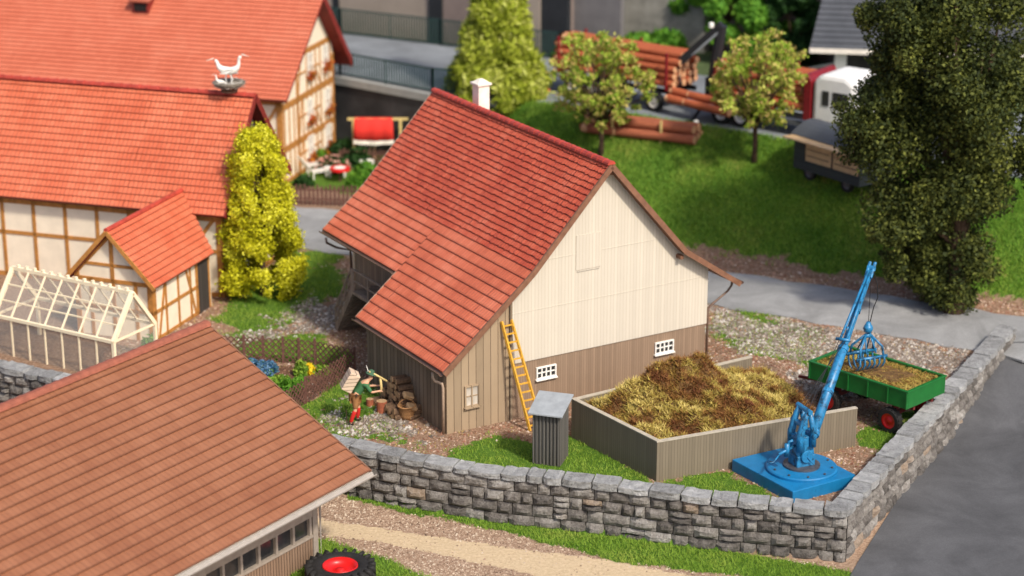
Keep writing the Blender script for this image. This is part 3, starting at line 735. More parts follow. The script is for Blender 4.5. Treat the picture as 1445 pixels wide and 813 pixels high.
# ------------------------------------------------------------ outhouse
ob = P(790, 659); oh = thing('outhouse', 'narrow dark grey boarded hut with a sloping zinc roof in front of the manure pit', 'outhouse', ob, rad(-18))
W1, D1 = .98, 1.0
mb = MB(); mb.prism([(-W1, 0, 0), (0, 0, 0), (0, 0, 1.88), (-W1, 0, 1.88)], (0, .05, 0)); mb.box(-W1, .95, 0, 0, 1.0, 2.13)
mb.prism([(0, .05, 0), (0, .95, 0), (0, .95, 2.12), (0, .05, 1.88)], (-.05, 0, 0)); mb.prism([(-W1+.05, .05, 0), (-W1+.05, .95, 0), (-W1+.05, .95, 2.12), (-W1+.05, .05, 1.88)], (-.05, 0, 0))
for i in range(8): mb.box(-W1+.02+i*.125, -.03, .02, -W1+.06+i*.125, -.001, 1.86)
mb.build('boarding', M['shed_boards'], oh)
mb = MB(); mb.prism([(-W1-.12, -.18, 1.86), (.12, -.18, 1.86), (.14, 1.12, 2.2), (-W1-.12, 1.12, 2.2)], (0, 0, .06)); mb.build('roof', M['zinc'], oh, bevel=.01)

# ------------------------------------------------------------ manure bunker
fl = P(926, 680); fr_ = P(1207, 630); lb = P(806, 617); 
bb = P(1058, 503, 1.38)
def wall_thing(name, label, a, b, h, th=.16, capmat=None, z0=-.2):
    a = Vector((a[0], a[1], 0)); b = Vector((b[0], b[1], 0)); d = b-a; ln = d.length; ang = math.atan2(d.y, d.x)
    return a, ang, ln
bk = thing('manure_pit', 'open pit of thin grey brown walls holding the heap of straw manure', 'manure pit', (fl[0], fl[1], 0), 0)
def pit_wall(a, b, h, h2=None):
    a = Vector((a[0]-fl[0], a[1]-fl[1], 0)); b = Vector((b[0]-fl[0], b[1]-fl[1], 0)); ang = math.atan2((b-a).y, (b-a).x); ln = (b-a).length
    mb = MB(); mb.box(0, 0, -.2, ln, .15, h-.004); o = mb.build('pit_wall', M['bunker'], bk); o.location = a; o.rotation_euler = (0, 0, ang)
    mb = MB(); mb.box(-.01, -.012, h-.003, ln+.01, .162, h+.03); c = mb.build('rim', M['bunker_cap'], o)
pit_wall(fl, fr_, 1.42)
dl = Vector((fl[0]-lb[0], fl[1]-lb[1], 0)).normalized(); pit_wall((lb[0], lb[1]), (fl[0]-dl[0]*.01, fl[1]-dl[1]*.01), 1.44)
pit_wall((bb[0], bb[1]+.0), (lb[0]+.1, lb[1]+.2), 1.38)
# manure heap: a mound with straw
def heapf(x, y):
    sdp = poly_sd(x, y, [(fl[0], fl[1]+.1), (fr_[0]-.4, fr_[1]), (bb[0]+.5, bb[1]-.5), (lb[0]+.1, lb[1])])
    base = 1.15*sstep((sdp+.35)/.35)
    h = base
    for (cx_, cy_, hh, r) in ((P(945, 545, 1.2).x, P(945, 545, 1.2).y, 1.55, 1.9), (P(1020, 585, 1.2).x, P(1020, 585, 1.2).y, .5, 1.7), (P(880, 580, 1.0).x, P(880, 580, 1.0).y, .45, 1.3)):
        h = h+hh*np.exp(-((x-cx_)**2+(y-cy_)**2)/r**2)*sstep((sdp+.1)/1.0)
    fall = sstep((12.2-x)/2.5)
    return h*fall+((fbm(x, y, 1.6, 9)-.5)*.8+(fbm(x, y, 5, 12)-.5)*.3)*sstep(sdp+.1), sdp
xs = np.arange(1.5, 13, .12); ys_ = np.arange(64.5, 76.5, .12); HX, HY = np.meshgrid(xs, ys_); HZ, HS = heapf(HX, HY)
idx = np.arange(HX.size).reshape(HX.shape); Fh = np.stack([idx[:-1, :-1], idx[:-1, 1:], idx[1:, 1:], idx[1:, :-1]], -1).reshape(-1, 4)
ok = (HS[:-1, :-1] > .12).reshape(-1) & (HS[1:, 1:] > .12).reshape(-1) & (HS[:-1, 1:] > .12).reshape(-1) & (HS[1:, :-1] > .12).reshape(-1)
hp = nmesh('manure_heap', np.stack([HX, HY, HZ], -1).reshape(-1, 3), Fh[ok], M['manure_base']); tag(hp, 'brown and yellow heap of straw manure filling the grey pit', 'manure heap', kind='stuff')
def strands(name, X_, Y_, Z_, ln, wd, mat, upness=.6, parent=None, var=None, lean=None):
    n = len(X_); th = rng.random(n)*2*PI; d = np.stack([np.cos(th), np.sin(th), upness*(.4+rng.random(n)*1.2)], -1)
    if lean is not None: d += lean
    d /= np.linalg.norm(d, axis=1)[:, None]; l = (ln*(.5+rng.random(n)))[:, None]
    th2 = th+PI/2+rng.normal(size=n)*.5; s = np.stack([np.cos(th2), np.sin(th2), rng.normal(size=n)*.3], -1)*wd/2
    b = np.stack([X_, Y_, Z_], -1); V = np.stack([b-s, b+s, b+d*l], 1).reshape(-1, 3)
    return nmesh(name, V, np.arange(3*n).reshape(n, 3), mat, rng.random(n) if var is None else var, parent)
n = 190000; sx = rng.uniform(1.5, 13, n); sy = rng.uniform(64.5, 76.5, n); sz, ss = heapf(sx, sy); kp = ss > .16; sx, sy, sz = sx[kp], sy[kp], sz[kp]
pat = np.clip(fbm(sx, sy, 1.6, 21)*3.2-1.3+.5*np.exp(-((sx-P(1000, 575, 1.3).x)**2+(sy-P(1000, 575, 1.3).y)**2)/5), 0, 1)
st = strands('straw', sx, sy, sz-.04+rng.random(len(sx))**3*.12, .19, .038, F_['straw'], .7, var=np.clip(pat*.85+rng.random(len(sx))*.45-.15, 0, 1)); st.parent = hp

# ------------------------------------------------------------ CRANE
cc = P(1131, 658, .5); crane = thing('loading_crane', 'bright blue slewing manure crane on a square plinth in the wall corner', 'crane', (cc.x, cc.y, 0), rad(23))
ci = (Matrix.Translation((cc.x, cc.y, 0)) @ Matrix.Rotation(rad(23), 4, 'Z')).inverted()
cor = [ci @ P(u, v, .42) for u, v in ((1033, 648), (1119, 694), (1208, 670), (1124, 627))]
mb = MB(); mb.prism([(p.x, p.y, -.05) for p in cor], (0, 0, .47)); mb.build('plinth', M['blue'], crane, bevel=.03)
mb = MB(); mb.lathe([(0.01, .421), (1.2, .421), (1.2, .5), (1.16, .535), (0.0, .54)], 48); mb.build('turntable', M['blue'], crane)
for k in range(10):
    t_ = 2*PI*k/10; MB().lathe([(.045, .0), (.045, .035), (0, .04)], 6, Matrix.Translation((1.02*math.cos(t_), 1.02*math.sin(t_), .54))).build('bolt', M['steel'], crane)
MB().lathe([(.62, .541), (.62, .6), (.55, .62), (0, .62)], 32).build('slew_ring', M['steel'], crane)
tr = MB(); tr.box(-.36, -.3, .54, .34, .3, 1.0); tr.prism([(-.34, -.26, 1.0), (.32, -.26, 1.0), (.26, -.22, 1.65), (-.3, -.22, 1.65)], (0, .5, 0)); tr.build('turret', M['blue_hi'], crane, bevel=.03)
mb = MB(); Mx = Matrix.Translation((-.02, -.33, .98)) @ Matrix.Rotation(PI/2, 4, 'X'); mb.lathe([(0, .06), (.2, .06), (.22, .03), (.22, 0)], 20, Mx); mb.tube([(-.02, -.4, .98), (.2, -.42, .72)], .025, 6); mb.build('gear_wheel', M['blue_hi'], crane)
mb = MB()
for yy in (-.28, .28):
    mb.tube([(-.25, yy, 1.2), (-.28, yy, 1.75), (-.12, yy, 2.35), (.02, yy, 2.62)], [.15, .14, .11, .08], 10)
    mb.tube([(.22, yy, 1.3), (.22, yy, 1.9), (.05, yy, 2.55)], [.12, .11, .08], 10)
mb.build('side_frame', M['blue_hi'], crane, True)
mb = MB()
for z, x in ((1.6, -.27), (2.1, -.18), (2.58, 0), (1.7, .22)): mb.tube([(x, -.42, z), (x, .42, z)], .09, 10)
mb.build('axle_pins', M['blue_hi'], crane)
mb = MB(); mb.tube([(-.35, -.1, 1.35), (-1.05, -.25, 1.2)], .05, 8); mb.tube([(-.62, -.16, 1.3), (-.62, -.16, 1.55), (-.5, -.2, 1.6)], .05, 8); mb.tube([(-.7, -.17, 1.05), (-.7, -.17, 1.5)], .09, 8); mb.tube([(-1.0, -.24, 1.2), (-1.3, -.35, 1.0), (-1.45, -.35, 1.0)], .03, 6); mb.build('hand_crank', M['blue_hi'], crane, True)
gb = P(1217, 521, 1.85); tip = Vector((gb.x+.12, gb.y, Pv((gb.x, gb.y), 380)))
tipL = ci @ tip; piv = Vector((.45, -.1, 1.5)); 
pb = ci @ P(1153, 600, 1.4)
piv = Vector((.42, .05, 1.62))
bd = (tipL-piv).normalized(); side = bd.cross(Vector((0, 0, 1))).normalized(); upb = side.cross(bd).normalized()
def bt(t, s=0, u=0): return piv+(tipL-piv)*t+side*s+upb*u
mb = MB(); mb.tube([bt(-.02), bt(.5), bt(.52), bt(1)], [.185, .165, .12, .1], 12); mb.build('boom', M['blue_hi'], crane, True)
for t, r in ((.0, .225), (.24, .2), (.5, .195), (.74, .145)): MB().tube([bt(t-.012), bt(t+.012)], r, 12).build('boom_collar', M['blue_hi'], crane)
mb = MB(); mb.tube([bt(.52, -.1, .34), bt(.97, -.02, .16)], .05, 8); mb.tube([bt(.52, .12, .34), bt(.97, .06, .16)], .05, 8); mb.tube([bt(.52, -.25, .34), bt(.52, .25, .34)], .06, 8)
mb.tube([bt(.52, 0, 0), bt(.52, 0, .36)], .05, 8); mb.tube([bt(.56, 0, 0), bt(.6, 0, .33)], .04, 8); mb.build('luffing_arm', M['blue_hi'], crane, True)
mb = MB()
for s in (-.12, 0, .12): mb.tube([bt(.52, s, .34), Vector((.0, s*2.2, 2.62))], .012, 5)
mb.build('hoist_cable', M['hose'], crane)
mb = MB()
for s in (-.09, .09): mb.tube([bt(.94, s, .05), bt(1.03, s, .12)], .06, 10)
mb.tube([bt(1.0, -.14, .06), bt(1.0, .14, .06)], .1, 12); mb.build('tip_sheave', M['blue_hi'], crane)
# grab (part of the crane, hangs from its tip)
gz = 3.55
def g_(x, y, z): return (tipL.x+x, tipL.y+y, z)
gr_ = MB(); gr_.tube([g_(0, 0, gz+.1), g_(0, 0, gz-.1), g_(0, 0, gz-.3)], [.07, .15, .1], 10); gr_.lathe([(0, .18), (.14, .12), (.18, 0), (.14, -.12), (0, -.18)], 12, Matrix.Translation(g_(0, 0, gz-.15))); gr_.tube([g_(-.12, 0, gz-.42), g_(.12, 0, gz-.42)], .09, 8)
grab = gr_.build('grab_head', M['blue_hi'], crane, True)
mb = MB(); mb.tube([g_(0, 0, tipL.z), g_(0, 0, gz+.1)], .012, 5); mb.build('grab_cable', M['hose'], crane)
mb = MB(); mb.tube([g_(.1, 0, tipL.z-.1), g_(.28, 0, tipL.z-.6), g_(.33, 0, tipL.z-1.1), g_(.18, 0, tipL.z-1.45), g_(.05, 0, gz)], .018, 6); mb.build('hydraulic_hose', M['hose'], crane)
for sy in (-1, 1):
    mb = MB()
    for s in (-.3, .3): mb.tube([g_(s*.2, 0, gz-.35), g_(s*1.5, sy*.28, gz-.8), g_(s*1.6, sy*.36, gz-1.15)], .045, 7)
    for s in (-.1, .1): mb.tube([g_(s, 0, gz-.4), g_(s*2.0, sy*.3, gz-1.0)], .03, 6)
    mb.beam(g_(-.62, sy*.36, gz-1.15), g_(.62, sy*.36, gz-1.15), .09, .1)
    ja = mb.build('grab_jaw', M['blue_hi'], crane, True)
    for k in range(6): x = -.5+k*.2; MB().tube([g_(x, sy*.37, gz-1.12), g_(x, sy*.4, gz-1.35), g_(x, sy*.28, gz-1.55), g_(x, sy*.08, gz-1.68)], [.035, .035, .03, .01], 6).build('tine', M['blue_hi'], ja, True)

# ------------------------------------------------------------ TRAILER
ta, tb = P(1142, 512, 1.7), P(1281, 556, 1.7); dv = (tb-ta); tl_ = 4.7; ang = math.atan2(dv.y, dv.x); print('trailer', dv.length, math.degrees(ang))
ta2 = tb-dv.normalized()*tl_ if dv.length > tl_ else ta; tl_ = dv.length if dv.length < 6 else tl_
trl = thing('farm_trailer', 'green two-axle farm trailer loaded with manure under the grab of the blue crane', 'trailer', (ta.x, ta.y, 0), ang)
TW = 2.3; tz0, tz1 = 1.1, 1.72
mb = MB()
mb.box(0, 0, tz0, tl_, .07, tz1); mb.box(0, TW-.07, tz0, tl_, TW, tz1); mb.box(0, .07, tz0, .07, TW-.07, tz1); mb.box(tl_-.07, .07, tz0, tl_, TW-.07, tz1); mb.box(.07, .07, tz0, tl_-.07, TW-.07, tz0+.08)
mb.build('box_body', M['green_paint'], trl, bevel=.015)
mb = MB()
for a in ((-.03, -.03, tl_+.03, .09), (-.03, TW-.09, tl_+.03, TW+.03)): mb.box(a[0], a[1], tz1+.001, a[2], a[3], tz1+.06)
for a in ((-.03, .091, .09, TW-.091), (tl_-.09, .091, tl_+.03, TW-.091)): mb.box(a[0], a[1], tz1+.001, a[2], a[3], tz1+.06)
for i in range(6): x = i*tl_/5; mb.box(min(x, tl_-.06), -.04, tz0+.01, min(x, tl_-.06)+.06, -.001, tz1)
mb.build('body_rim', M['green_paint'], trl, bevel=.01)
mb = MB(); mb.beam((.1, .6, .98), (tl_-.1, .6, .98), .12, .16); mb.beam((.1, TW-.6, .98), (tl_-.1, TW-.6, .98), .12, .16)
for x in (.9, tl_-.9): mb.beam((x, .1, .55), (x, TW-.1, .55), .12, .12); mb.beam((x, .6, .55), (x, .6, .9), .3, .08); mb.beam((x, TW-.6, .55), (x, TW-.6, .9), .3, .08)
mb.beam((.2, TW/2, .7), (-1.3, TW/2, .5), .1, .1)
mb.build('chassis', plain('dark red chassis', (.1, .012, .01), .6, .3, 4), trl)
def wheel(par, x, y, r, wd, rim, hub=None, flat=False):
    Mx = Matrix.Translation((x, y, r)) @ Matrix.Rotation(PI/2, 4, 'X')
    mb = MB(); mb.lathe([(r*.62, -wd/2), (r*.9, -wd/2), (r, -wd*.35), (r, wd*.35), (r*.9, wd/2), (r*.62, wd/2)], 28, Mx)
    for k in range(20):
        t = 2*PI*k/20; c, s = math.cos(t), math.sin(t)
        mb.box(-.03*r/.45, -wd*.45, r*.97, .03*r/.45, wd*.45, r*1.04, Mx @ Matrix.Rotation(t, 4, 'Z') @ Matrix.Rotation(PI/2, 4, 'X'))
    w_ = mb.build('wheel', M['rubber'], par)
    mb = MB(); mb.lathe([(0, wd*.3), (r*.2, wd*.32), (r*.25, wd*.18), (r*.55, wd*.2), (r*.64, wd*.45), (r*.64, -wd*.45), (r*.5, -wd*.2), (0, -wd*.2)], 24, Mx); mb.build('rim', rim, w_, True)
    return w_
for x in (.9, tl_-.75):
    for y in (.12, TW-.12): wheel(trl, x, y, .46, .28, M['red_paint'])
mb = MB(); nx, ny = 26, 12
for i in range(nx+1):
    for j in range(ny+1):
        x = .08+(tl_-.16)*i/nx; y = .08+(TW-.16)*j/ny; ed = min(i, nx-i, j*2, (ny-j)*2)/6
        mb.v.append((x, y, tz0+.35+.28*min(1, ed)+random.uniform(-.04, .04)))
for i in range(nx):
    for j in range(ny): a = i*(ny+1)+j; mb.f.append((a, a+ny+1, a+ny+2, a+1)); mb.uv.append(None)
lo_ = mb.build('manure_load', M['manure_base']); lo_.location = (ta.x, ta.y, 0); lo_.rotation_euler = (0, 0, ang); tag(lo_, 'layer of brown straw manure lying inside the green trailer', 'manure load', kind='stuff')
n = 6000; sx = rng.uniform(.12, tl_-.12, n); sy = rng.uniform(.12, TW-.12, n); st = strands('straw', sx, sy, np.full(n, tz0+.58), .16, .03, F_['straw'], .4, var=np.clip(.25+rng.random(n)*.55, 0, 1)); st.parent = lo_
bpy.context.view_layer.update()

# ------------------------------------------------------------ FOREGROUND BUILDING (brown roof)
FE = P(522, 665, 2.0); FR = rad(-34.5)
fb = thing('machine_shed', 'long shed with brown tiled roof and vertical board walls in the near left corner', 'shed', (FE.x, FE.y, -1.1), FR)
LZ = 1.1
ez, rz_, rs = 2.0+LZ, 5.57+LZ, -6.67
yl = -22.0
mb = MB(); courses(mb, (rs, 0, rz_), (rs, yl, rz_), (0, yl, ez), (0, 0, ez), 21, .05, 30, .003)
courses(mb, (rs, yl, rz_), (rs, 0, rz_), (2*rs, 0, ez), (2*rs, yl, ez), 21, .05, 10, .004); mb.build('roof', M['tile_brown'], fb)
mb = MB(); slab(mb, [(rs, -.02, rz_), (rs, yl, rz_), (0, yl, ez), (0, -.02, ez)], .12); slab(mb, [(rs, -.02, rz_), (rs, yl, rz_), (2*rs, yl, ez), (2*rs, -.02, ez)], .12); mb.build('roof_deck', M['offwhite'], fb)
mb = MB(); n = 60
for i in range(n):
    a = yl*i/n; b = yl*(i+1)/n; vs = []
    for yy, r in ((a, .16), (b-.03, .14)):
        for k in range(7): t = PI*k/6; vs.append((rs+r*1.3*math.cos(t), yy, rz_-.01+r*math.sin(t)))
    mb.add(vs, [(k, k+1, 8+k, 7+k) for k in range(6)]+[tuple(range(7))])
mb.build('ridge_cap', plain('brown red ridge tile', (.27, .085, .05), .6, .25, 4), fb)
mb = MB(); mb.beam((rs, .02, rz_-.03), (.02, .02, ez-.03), .05, .13); mb.beam((rs, .02, rz_-.03), (2*rs, .02, ez-.03), .05, .13); mb.build('bargeboard', M['brown_trim'], fb)
mb = MB(); mb.box(.03, yl, ez-.2, .09, .03, ez-.02); mb.build('fascia', plain('grey fascia', (.42, .38, .33), .6, .1, 4, .1), fb)
gm = plain('grey gutter', (.36, .32, .28), .5, .1, 4, 0)
g2 = MB()
for yy in (yl, .05):
    for k in range(7): t = PI+PI*k/6; g2.v.append((.16+.075*math.cos(t), yy, ez-.05+.075*math.sin(t)))
g2.f += [(k, k+1, 8+k, 7+k) for k in range(6)]; g2.uv += [None]*6; gg = g2.build('gutter', gm, fb); gg.modifiers.new('Solidify', 'SOLIDIFY').thickness = .015
wx, wy = -1.45, -1.0
M['shed_wall'] = planks('brown ribbed boards', (.24, .155, .1), .13, .7, .16, (.1, .06, .04), .15, gs=.8)
M['shed_frame'] = plain('grey brown frame', (.3, .25, .2), .7, .15, 5, .1)
mb = MB(); mb.box(wx-.15, yl+.5, -.2, wx, wy-.2, ez-2.2); mb.box(2*rs+1.4, wy-.15, -.2, wx-.16, wy-.02, ez+.25); mb.box(2*rs+1.3, yl+.5, -.2, 2*rs+1.42, wy-.2, ez+.2)
mb.prism([(wx-.2, wy-.14, ez+.25), (2*rs+1.5, wy-.14, ez+.25), (rs, wy-.14, rz_-.25)], (0, .1, 0)); mb.build('wall', M['shed_wall'], fb)
mb = MB(); mb.box(wx-.2, wy-.2, -.2, wx+.06, wy+.03, ez+.3); mb.box(wx-.1, yl+.5, ez-2.2, wx+.05, wy-.201, ez-2.11); mb.box(wx-.1, yl+.5, ez-1.48, wx+.05, wy-.201, ez+.4); mb.build('wall_frame', M['shed_frame'], fb)
for i in range(14):
    a = wy-.3-i*.82
    if a-.8 < yl+.6: break
    wo = MB().box(wx-.12, a-.04, ez-2.109, wx+.03, a+.06, ez-1.481).box(wx-.12, a-.8, ez-2.109, wx+.0, a-.74, ez-1.481).build('window', M['shed_frame'], fb)
    MB().box(wx-.11, a-.738, ez-2.105, wx-.08, a-.042, ez-1.485).build('pane', M['glass'], wo)
mb = MB()
for yy in (-.9, -5, -9, -13): mb.beam((wx, yy-.15, ez-.5), (-.1, yy-.15, ez-.12), .08, .1); 
mb.build('eave_brace', M['brown_trim'], fb)
mb = MB(); mb.tube([(.1, wy+.25, ez-.1), (-.3, wy+.2, ez-.35), (wx+.12, wy+.08, ez-.7), (wx+.12, wy+.08, .0)], .05, 8); mb.build('downpipe', gm, fb, True)

# ------------------------------------------------------------ tractor wheel lying on the ground
tp = P(480, 797, -.55); tw_ = thing('tractor_wheel', 'big black tractor tyre with a red rim lying flat by the brown shed', 'wheel', (tp.x, tp.y, -1.1), 0)
R0 = 1.08
mb = MB(); mb.lathe([(.55, .12), (.85, .04), (1.0, .1), (R0, .2), (R0, .42), (1.0, .52), (.85, .58), (.6, .56), (.55, .48)], 48)
for k in range(22):
    for sgn in (-1, 1):
        Mx = Matrix.Rotation(2*PI*(k+.25*(sgn+1))/22, 4, 'Z') @ Matrix.Translation((R0+.0, 0, .31+sgn*.12)) @ Matrix.Rotation(sgn*.6, 4, 'X')
        mb.box(-.2, -.05, -.19, .03, .05, .19, Mx)
mb.build('tyre', M['rubber'], tw_, True)
mb = MB(); mb.lathe([(0, .42), (.12, .42), (.14, .36), (.36, .33), (.46, .42), (.54, .56), (.56, .54), (.56, .15), (0, .15)], 40); mb.build('rim', M['red_paint'], tw_, True)

# ------------------------------------------------------------ HALF-TIMBERED HOUSES
HR = rad(-17)
def timbers(mb, axis, plane, segs, wdt=.16, d=.04):
    for (a0, z0, a1, z1, *ww) in segs:
        ww_ = ww[0] if ww else wdt
        if axis == 'y': mb.beam((plane, a0, z0), (plane, a1, z1), ww_, d*2, (1, 0, 0))
        else: mb.beam((a0, plane, z0), (a1, plane, z1), ww_, d*2, (0, 1, 0))
# middle house
h2o = P(316, 420)
h2 = thing('farmhouse', 'middle half-timbered house with orange red roof and a stork nest, behind the small annex', 'house', (h2o.x, h2o.y, 0), HR)
LW, DW = 26.0, 6.0
mb = MB(); mb.box(-LW, 0, -.2, 0, DW, 3.7); mb.build('wall', M['plaster'], h2)
mb = MB(); mb.prism([(-.16, .05, 3.7), (-.16, DW-.05, 3.7), (-.16, 3.1, 7.6)], (.14, 0, 0)); mb.build('gable_boards', plain('dark grey gable boards', (.07, .06, .055), .8, .3, 4), h2)
e2 = (-.5, 3.72); r2 = (3.05, 8.0); f2 = (6.5, 3.8); ov = .42
mb = MB(); courses(mb, (-LW, r2[0], r2[1]), (ov, r2[0], r2[1]), (ov, e2[0], e2[1]), (-LW, e2[0], e2[1]), 18, .045, 40, .003)
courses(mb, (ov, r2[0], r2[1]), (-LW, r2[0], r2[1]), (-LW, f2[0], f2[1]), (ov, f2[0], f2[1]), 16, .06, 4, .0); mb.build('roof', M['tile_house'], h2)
mb = MB(); slab(mb, [(-LW, r2[0], r2[1]), (ov-.01, r2[0], r2[1]), (ov-.01, e2[0], e2[1]), (-LW, e2[0], e2[1])], .12); slab(mb, [(-LW, r2[0], r2[1]), (ov-.01, r2[0], r2[1]), (ov-.01, f2[0], f2[1]), (-LW, f2[0], f2[1])], .12); mb.build('roof_deck', M['darkred_trim'], h2)
mb = MB(); mb.beam((ov+.03, e2[0], e2[1]-.05), (ov+.03, r2[0], r2[1]-.05), .06, .22); mb.beam((ov+.03, f2[0], f2[1]-.05), (ov+.03, r2[0], r2[1]-.05), .06, .3); mb.build('bargeboard', M['darkred_trim'], h2)
mb = MB(); n = 60
for i in range(n):
    a = -LW+(LW+ov)*i/n; b = -LW+(LW+ov)*(i+1)/n; mb.lathe
    vs = []
    for xx, r in ((a, .12), (b, .15)):
        for k in range(7): t = PI*k/6; vs.append((xx, r2[0]+r*1.2*math.cos(t), r2[1]-.01+r*math.sin(t)))
    mb.add(vs, [(k, k+1, 8+k, 7+k) for k in range(6)]+[tuple(range(7, 14))])
mb.build('ridge_cap', M['red_trim'], h2)
mb = MB()
timbers(mb, 'x', -.0, [(-.1, -.1, -.1, 3.6, .22), (-1.3, 0, -1.3, 3.6), (-2.7, 0, -2.7, 3.6), (-LW, 3.4, 0, 3.4, .2), (-LW, 2.0, 0, 2.0), (-LW, .1, 0, .1, .2), (-1.3, 2.1, -.3, 3.4)]+[(-4.2-i*1.5, 0, -4.2-i*1.5, 3.6) for i in range(14)])
timbers(mb, 'y', .0, [(.1, -.1, .1, 3.6, .22), (DW, 0, DW, 3.6, .2), (0, 3.55, DW, 3.55, .22), (0, 1.9, DW, 1.9), (0, .1, DW, .1, .2), (1.5, 0, 1.5, 3.6), (3, 0, 3, 3.6), (4.5, 0, 4.5, 3.6), (.2, .2, 1.4, 1.8)])
mb.build('timber_frame', M['timber'], h2)
# annex in front of the middle house
AR = rad(-20.4)
an0 = P(213, 480)
rn_near = P(159, 321, 4.5); rn_far = P(262, 268, 4.5); en = P(218, 408, 2.35); ef = P(305, 358, 2.35)
an = thing('annex_shed', 'small half-timbered outbuilding with its own red roof and dark door, joined to the middle house', 'outbuilding', (en.x, en.y, 0), AR)
ai = (Matrix.Translation((en.x, en.y, 0)) @ Matrix.Rotation(AR, 4, 'Z')).inverted()
q1, q2, q3 = ai @ rn_near, ai @ rn_far, ai @ ef; print('annex', q1, q2, q3, ai @ h2o)
hw = -q1.x; AL = q3.y
mb = MB(); courses(mb, (-hw, 0, 4.5), (-hw, AL+1.2, 4.5), (0, AL, 2.35), (0, 0, 2.35), 11, .06, 12, .004)
courses(mb, (-hw, AL+1.2, 4.5), (-hw, 0, 4.5), (-2*hw, 0, 2.35), (-2*hw, AL, 2.35), 11, .06, 4, 0); mb.build('roof', M['tile_house'], an)
mb = MB(); slab(mb, [(-hw, .02, 4.5), (-hw, AL+1.1, 4.5), (0, AL, 2.35), (0, .02, 2.35)], .1); slab(mb, [(-hw, .02, 4.5), (-hw, AL+1.1, 4.5), (-2*hw, AL, 2.35), (-2*hw, .02, 2.35)], .1); mb.build('roof_deck', M['darkred_trim'], an)
mb = MB(); mb.tube([(-hw, -.02, 4.52), (-hw, AL+1.2, 4.52)], .1, 8); mb.build('ridge_cap', M['red_trim'], an)
mb = MB(); mb.beam((0, -.03, 2.3), (-hw, -.03, 4.45), .05, .16); mb.beam((-2*hw, -.03, 2.3), (-hw, -.03, 4.45), .05, .16); mb.build('bargeboard', M['timber'], an)
wx0, wx1, wy0, wy1 = -2*hw+.3, -.28, .3, AL+.15
rz2 = lambda x: 2.35+(4.5-2.35)*(1-abs(x+hw)/hw)
mb = MB(); mb.box(wx0, wy0, -.2, wx1, wy1, 2.4); mb.prism([(wx0, wy0, 2.4), (wx1, wy0, 2.4), (wx1, wy0, rz2(wx1)-.14), (-hw, wy0, 4.5-.16), (wx0, wy0, rz2(wx0)-.14)], (0, .2, 0)); mb.build('wall', M['plaster'], an)
mb = MB(); dy0, dy1 = wy1-1.15, wy1-.25
ln_ = wy1-wy0
timbers(mb, 'y', wx1, [(wy0+.1, -.1, wy0+.1, 2.45, .22), (wy0, 2.3, wy1, 2.3, .15), (wy0, 1.2, dy0, 1.2, .14), (wy0, .08, dy0, .08, .14), (dy0-.05, 0, dy0-.05, 2.3, .16), (dy1+.06, 0, dy1+.06, 2.3, .16), (wy0+1.0, 0, wy0+1.0, 2.3, .12), (wy0+2.0, 0, wy0+2.0, 2.3, .12), (wy0+3.0, 0, wy0+3.0, 2.3, .12), (wy0+.35, .1, wy0+.95, 2.2, .12), (dy0-.2, .1, dy0-.9, 2.2, .12)])
timbers(mb, 'x', wy0, [(wx1-.1, -.1, wx1-.1, 2.6, .22), (wx0+.1, -.1, wx0+.1, 2.6, .22), (wx0, 2.35, wx1, 2.35, .16), (wx0, 1.2, wx1, 1.2, .14), (-hw, .0, -hw, 4.3, .16), (-hw*.5, .0, -hw*.5, 2.4, .14), (wx1, 2.5, -hw, 4.25, .14), (wx0, 2.5, -hw, 4.25, .14), (-hw*1.5, 0, -hw*1.5, 2.4, .14), (wx1-.6, 3.0, -hw-hw*.6, 3.0, .12)])
mb.build('timber_frame', M['timber'], an)
MB().box(wx1+.002, dy0+.04, 0, wx1+.05, dy1-.03, 2.2).build('door', M['dark_door'], an)

# back house
h1o = P(473, 213); h1 = thing('large_farmhouse', 'tall half-timbered house farthest back with pinkish red roof and flower boxes on its gable', 'house', (h1o.x, h1o.y, 0), HR)
dn, df = -9.8, 0.0; apx = (-2.5, 8.6); es = (-7.75, 4.45)
sl = (apx[1]-es[1])/(apx[0]-es[0]); 
pr = [(-7.6, 4.5), (-6.3, 5.65), apx, (.75, 5.2), (1.25, 4.45)]
ovh = .6; LB = 34.0
mb = MB(); mb.box(-LB, -7.0, -.2, 0, 0, 4.4); mb.prism([(-.2, -7.0, 4.4), (-.2, 0, 4.4), (-.2, 0, 5.6), (-.2, apx[0], apx[1]-.25), (-.2, -6.9, 4.75)], (.2, 0, 0)); mb.build('wall', M['plaster'], h1)
def rp(p, x): return (x, p[0], p[1])
mb = MB(); courses(mb, rp(apx, -LB), rp(apx, ovh), rp((-7.65, 4.5), ovh), rp((-7.65, 4.5), -LB), 24, .06, 3, 0)
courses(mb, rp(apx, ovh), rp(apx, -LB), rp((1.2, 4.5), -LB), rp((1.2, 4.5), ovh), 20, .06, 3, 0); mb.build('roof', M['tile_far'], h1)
mb = MB(); slab(mb, [rp(apx, -LB), rp(apx, ovh-.02), rp((-7.65, 4.5), ovh-.02), rp((-7.65, 4.5), -LB)], .14); slab(mb, [rp(apx, -LB), rp(apx, ovh-.02), rp((1.2, 4.5), ovh-.02), rp((1.2, 4.5), -LB)], .14); mb.build('roof_deck', M['darkred_trim'], h1)
mb = MB(); mb.beam((ovh, apx[0], apx[1]), (ovh, 1.2, 4.45), .12, .34, (0, 1, 0)); mb.build('bargeboard', M['darkred_trim'], h1)
